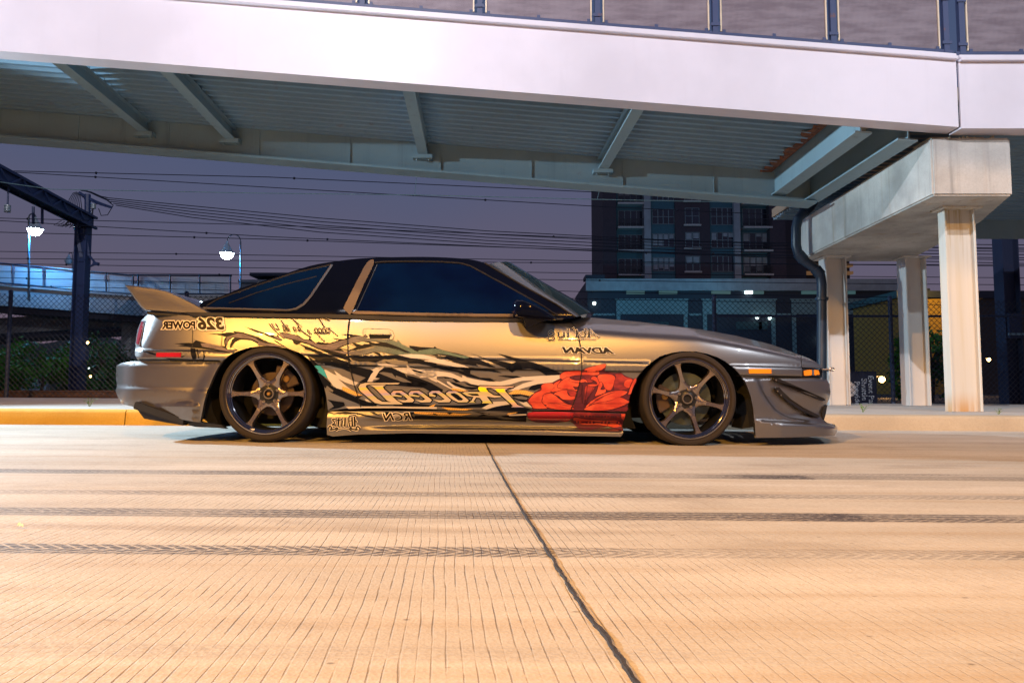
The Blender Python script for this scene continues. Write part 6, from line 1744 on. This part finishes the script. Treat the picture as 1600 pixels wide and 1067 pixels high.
dk, m = sponsor('s', '326', (309, 495.5, 350, 515.5), V_BROWN, V_CREAM, .045, -3, 0, .07); dk2, _ = sponsor('s', 'POWER', (253.5, 501.5, 306, 514.5), V_BROWN, V_CREAM, .05, 0, 0, .07)
dk.b.add(dk2.b.v, dk2.b.f); dk.b.m[-len(dk2.b.f):] = dk2.b.m; dk.n += dk2.n
dk.build('sponsor_lettering', m)
dk, m = sponsor('s', 'ADVAN', (880, 543.0, 957.5, 553.0), V_INK, V_CREAM, .05, -5, 1.0, .05, space=.95); dk.build('sponsor_lettering', m)
dk, m = sponsor('s', 'RCN', (600, 644.0, 641, 656.5), V_BROWN, V_CREAM, .02, -4, -1.0, .06, lambda X, Z: plan(X) + .012, o_skirt); dk.build('sponsor_lettering', m)

def strokes(name, lines, origin, ink, back, w, f=f_body, off=o_body, s=8.0, layer=5, bw=1.6):
    dk = Decal(f, off)
    for L_ in lines:
        pts, k = L_ if isinstance(L_, tuple) and not isinstance(L_[0], (int, float)) else (L_, 1.0)
        q = C(*origin, pts, s)
        if len(q) > 2: q = smoothline(q, 4)
        if back: dk.poly(line_poly(q, w * k + bw), 1, layer, 6)
        dk.poly(line_poly(q, w * k), 0, layer + 2, 6)
    return dk.build(name, [ink] + ([back] if back else []))
AB = (840, 480)
strokes('sponsor_lettering', [
    ([(645, 275), (770, 385)], .5), ([(640, 270), (640, 372)], 1.5), ([(600, 335), (700, 338)], .5), ([(622, 374), (660, 374)], .6), ([(735, 376), (775, 376)], .6),
    ([(592, 265), (592, 372)], 1.2), ([(592, 325), (560, 310), (530, 330), (530, 360), (560, 376), (592, 362)], .8),
    ([(485, 372), (485, 290), (460, 264), (440, 270)], 1.1), ([(462, 300), (510, 300)], .6),
    ([(380, 262), (380, 374)], 1.2), ([(330, 310), (330, 374)], 1.2), ([(262, 310), (262, 360), (290, 378), (330, 362)], 1.0),
    ([(210, 318), (170, 300), (140, 320), (150, 350), (190, 352), (210, 330), (205, 310)], .9), ([(140, 350), (200, 372), (210, 400), (160, 410), (125, 395), (140, 375)], .9),
    ([(262, 402), (730, 402)], .5)], AB, V_INK, V_CREAM, 2.0, bw=1.2)
TG = (340, 480)
tou = [([(1260, 150), (1300, 135), (1360, 150), (1400, 165)], 1.1), ([(1270, 145), (1300, 190), (1340, 250)], 1.2), ([(1395, 255), (1430, 300), (1500, 355)], .8)]
x = 1385
for ch in range(4):
    x0 = 1385 - ch * 48
    tou.append(([(x0, 322), (x0 - 28, 290), (x0 - 12, 262), (x0 + 14, 290), (x0 + 4, 326), (x0 - 34, 318)], .9))
tou += [([(1215, 290), (1260, 350), (1330, 425)], 1.0), ([(1150, 300), (1125, 285), (1140, 320), (1175, 330)], .9), ([(935, 145), (990, 200), (1060, 300), (1165, 375)], 1.1), ([(935, 145), (1000, 195), (1050, 240)], .6)]
for x0 in (1045, 985, 900, 860): tou.append(([(x0, 300), (x0 - 30, 275), (x0 - 38, 250), (x0 - 10, 262), (x0, 300), (x0 - 36, 290)], .9))
tou += [([(795, 165), (850, 240), (890, 290)], 1.0), ([(800, 225), (880, 228)], .5), ([(725, 205), (745, 230), (770, 280)], .9), ([(680, 205), (720, 270), (760, 275)], .9), ([(645, 205), (700, 275), (760, 330), (830, 385)], 1.0)]
strokes('script_lettering', tou, TG, V_BROWN, V_CREAM, 1.7, bw=1.0)
BL = (490, 570); fs_ = lambda X, Z: plan(X) + .012
blz = [([(520, 640), (525, 760)], 1.7), ([(490, 660), (495, 770)], 1.5), ([(455, 640), (520, 625), (540, 640)], 1.0), ([(455, 640), (450, 700), (460, 770)], 1.3), ([(450, 700), (490, 690)], .8), ([(460, 770), (520, 765)], .9), ([(520, 690), (545, 700), (540, 720)], .8),
       ([(405, 660), (400, 765)], 1.6), ([(368, 690), (362, 765)], 1.5), ([(368, 668), (360, 676)], 1.2), ([(325, 665), (318, 760)], 1.6), ([(345, 690), (300, 690)], 1.0), ([(285, 675), (245, 680), (275, 720), (240, 745), (275, 750)], 1.1), ([(405, 765), (380, 752)], .8), ([(362, 765), (340, 752)], .8),
       ([(585, 790), (560, 765), (540, 790), (560, 812), (500, 800), (470, 785), (460, 805), (480, 815)], 1.2), ([(195, 790), (215, 760), (235, 785), (215, 808), (270, 800), (300, 782), (310, 802), (285, 815)], 1.2), ([(320, 800), (390, 790), (450, 800)], .7)]
strokes('sponsor_lettering', blz, BL, V_INK, V_CREAM, 1.75, fs_, o_skirt, bw=1.8)

# --- the rose
R_BR = vinyl('rose_bright_red', (0.56, 0.045, 0.022)); R_MD = vinyl('rose_mid_red', (0.36, 0.026, 0.026)); R_PL = vinyl('rose_plum', (0.085, 0.014, 0.032)); R_LN = vinyl('rose_line', (0.045, 0.006, 0.018))
def rosemat(name, a, c):
    n = NT(name); p = n.obj(); f = n.noise(n.mapv(p, (9, 9, 16)), 1.0, 3)
    n.set(color=n.mix(n.ss(f, .38, .66), a, c), rough=.5, coat=.08, spec=.25); return n.m
R_BR = rosemat('rose_bright_red', (0.42, 0.040, 0.028), (0.62, 0.095, 0.052)); R_MD = rosemat('rose_mid_red', (0.12, 0.012, 0.026), (0.33, 0.032, 0.034))
RS = Decal(); RO = (810, 560)
def rp(pts, mi, layer=1, sm=4):
    q = C(*RO, pts); q = smoothline(q, sm, True) if sm else q
    RS.poly(q, mi, layer, 7)
    return q
def petal(pts, mi, layer=2, sm=4, ln=.75):
    q = smoothline(C(*RO, pts), sm, True)
    RS.poly(grow(q, ln), 3, layer, 7); RS.poly(q, mi, layer + 1, 7)
base_ = [(100, 530), (190, 428), (268, 382), (280, 330), (330, 298), (430, 298), (500, 232), (515, 190), (590, 154), (770, 148), (820, 135), (950, 90), (1088, 62), (1088, 125), (1070, 160), (1200, 183), (1280, 178), (1350, 223), (1440, 255), (1478, 262), (1440, 330), (1400, 440), (1375, 540), (1355, 640), (1348, 665), (655, 652), (500, 646), (180, 640), (150, 590)]
rp(base_, 2, 1, 0)
petal([(125, 535), (200, 440), (285, 398), (290, 340), (340, 312), (430, 316), (440, 370), (400, 418), (330, 440), (300, 490), (290, 540), (330, 590), (360, 618), (300, 625), (190, 620), (165, 580)], 0)
petal([(520, 235), (540, 190), (600, 165), (770, 156), (785, 200), (690, 215), (600, 238), (560, 262)], 0)
petal([(835, 132), (960, 95), (1080, 72), (1075, 112), (1000, 158), (900, 172), (830, 160)], 0, 4)
petal([(795, 172), (900, 178), (1000, 166), (985, 205), (800, 208)], 0)
petal([(1000, 210), (1140, 198), (1205, 232), (1195, 290), (1160, 390), (1090, 382), (1050, 305), (1000, 290)], 0)
petal([(1212, 200), (1280, 190), (1340, 235), (1428, 262), (1385, 365), (1310, 392), (1200, 398), (1195, 300), (1217, 235)], 1)
petal([(1340, 275), (1425, 268), (1385, 362), (1320, 340)], 0, 4, 4, 0)
petal([(1438, 268), (1472, 266), (1430, 360), (1400, 440), (1372, 432)], 0, 4)
petal([(490, 335), (540, 280), (600, 240), (640, 235), (640, 280), (700, 302), (765, 310), (740, 352), (680, 350), (700, 386), (600, 378), (500, 366)], 0, 5)
petal([(440, 345), (450, 310), (522, 274), (500, 312), (480, 340), (490, 370), (452, 362)], 0, 3)
petal([(410, 415), (450, 366), (520, 374), (700, 392), (745, 382), (720, 405), (600, 392), (500, 408)], 0, 3)
petal([(445, 442), (500, 410), (600, 394), (610, 430), (640, 470), (720, 482), (690, 512), (560, 512), (500, 466)], 0, 5)
petal([(612, 400), (700, 410), (730, 440), (715, 478), (650, 462), (622, 430)], 1, 5)
petal([(305, 500), (320, 452), (400, 434), (450, 457), (520, 512), (590, 562), (650, 582), (700, 592), (600, 602), (450, 572), (340, 577), (298, 542)], 0, 3)
petal([(350, 602), (380, 567), (500, 572), (650, 602), (690, 630), (560, 640), (450, 630)], 0, 4)
petal([(640, 250), (650, 288), (780, 300), (830, 290), (862, 302), (845, 270), (800, 258), (760, 275), (680, 268)], 0, 6)
petal([(690, 235), (790, 215), (830, 250), (790, 262), (720, 262)], 2, 5)
petal([(800, 215), (960, 218), (940, 245), (920, 260), (925, 290), (870, 300), (845, 262)], 1, 4)
petal([(862, 335), (920, 322), (978, 322), (975, 295), (940, 272), (905, 255), (930, 225), (972, 235), (1000, 285), (1005, 320), (960, 345), (900, 345)], 0, 6)
petal([(840, 345), (945, 350), (930, 400), (875, 475), (825, 520)], 1, 5)
petal([(1005, 315), (1040, 300), (1048, 340), (1022, 385), (1060, 392), (1088, 380), (1085, 422), (1040, 442), (955, 470), (985, 400)], 0, 5)
petal([(930, 520), (1050, 452), (1200, 406), (1345, 408), (1340, 442), (1262, 482), (1150, 522), (950, 562), (840, 608), (890, 550)], 0, 4)
petal([(825, 628), (960, 566), (1150, 527), (1262, 486), (1350, 520), (1378, 545), (1300, 592), (1150, 637), (1000, 650), (860, 645)], 0, 5)
petal([(1250, 622), (1355, 604), (1345, 655), (1200, 648)], 1, 3)
petal([(710, 490), (830, 500), (815, 600), (740, 600), (620, 545)], 2, 3, 4, 0)
for ln, w in (([(700, 300), (780, 312), (800, 400), (760, 480)], .7), ([(860, 340), (850, 420), (822, 580)], .8), ([(940, 350), (900, 440), (840, 560)], .6), ([(800, 330), (790, 420), (800, 560)], 1.6), ([(880, 470), (850, 560), (830, 600)], 1.2), ([(1060, 480), (960, 530), (880, 590)], .6),
              ([(1200, 420), (1080, 460), (960, 520)], .5), ([(1430, 280), (1400, 330), (1360, 470)], .9), ([(480, 470), (560, 520), (640, 560)], 1.2), ([(110, 545), (400, 550), (820, 560), (1370, 562)], .35)):
    RS.line(smoothline(C(*RO, ln), 4), w, 3, 9)
RS.build('rose_graphic', [R_BR, R_MD, R_PL, R_LN])
SR = Decal(lambda X, Z: plan(X) + .012, o_skirt)
def rs(pts, mi, layer=1, sm=3):
    q = C(*RO, pts); q = smoothline(q, sm, True) if sm else q
    SR.poly(q, mi, layer, 6)
R_GL = vinyl('rose_crimson', (0.42, 0.010, 0.030), .12, 0, 1.0)
rs([(175, 662), (655, 664), (1335, 688), (1330, 760), (1316, 905), (1280, 900), (1140, 860), (1000, 880), (900, 890), (760, 880), (700, 820), (650, 790), (560, 802), (430, 815), (230, 805), (130, 775), (98, 700)], 2, 1, 0)
rs([(190, 668), (640, 672), (690, 720), (640, 780), (560, 792), (430, 800), (240, 790), (145, 765), (115, 700)], 4, 2)
rs([(700, 740), (900, 770), (1100, 780), (1270, 790), (1312, 880), (1280, 888), (1140, 850), (1000, 830), (820, 830), (720, 800)], 0, 2)
rs([(660, 675), (1000, 680), (1200, 700), (1290, 760), (1250, 775), (1000, 760), (780, 735), (690, 712)], 1, 2)
rs([(1280, 690), (1333, 692), (1326, 780), (1290, 750)], 0, 3, 0)
for ln in ([(530, 770), (500, 805)], [(1100, 770), (1140, 855)], [(700, 672), (640, 800)]): SR.line(C(*RO, ln), .7, 3, 4)
SR.build('rose_graphic', [R_BR, R_MD, R_PL, R_LN, R_GL])

# shut lines of the door, seen across paint and film alike
for L_ in (DOOR_L, DOOR_R):
    d = Decal(); d.line(smoothline(L_, 3), 1.25, 0, 12); d.build('door_seam', M_WELL)
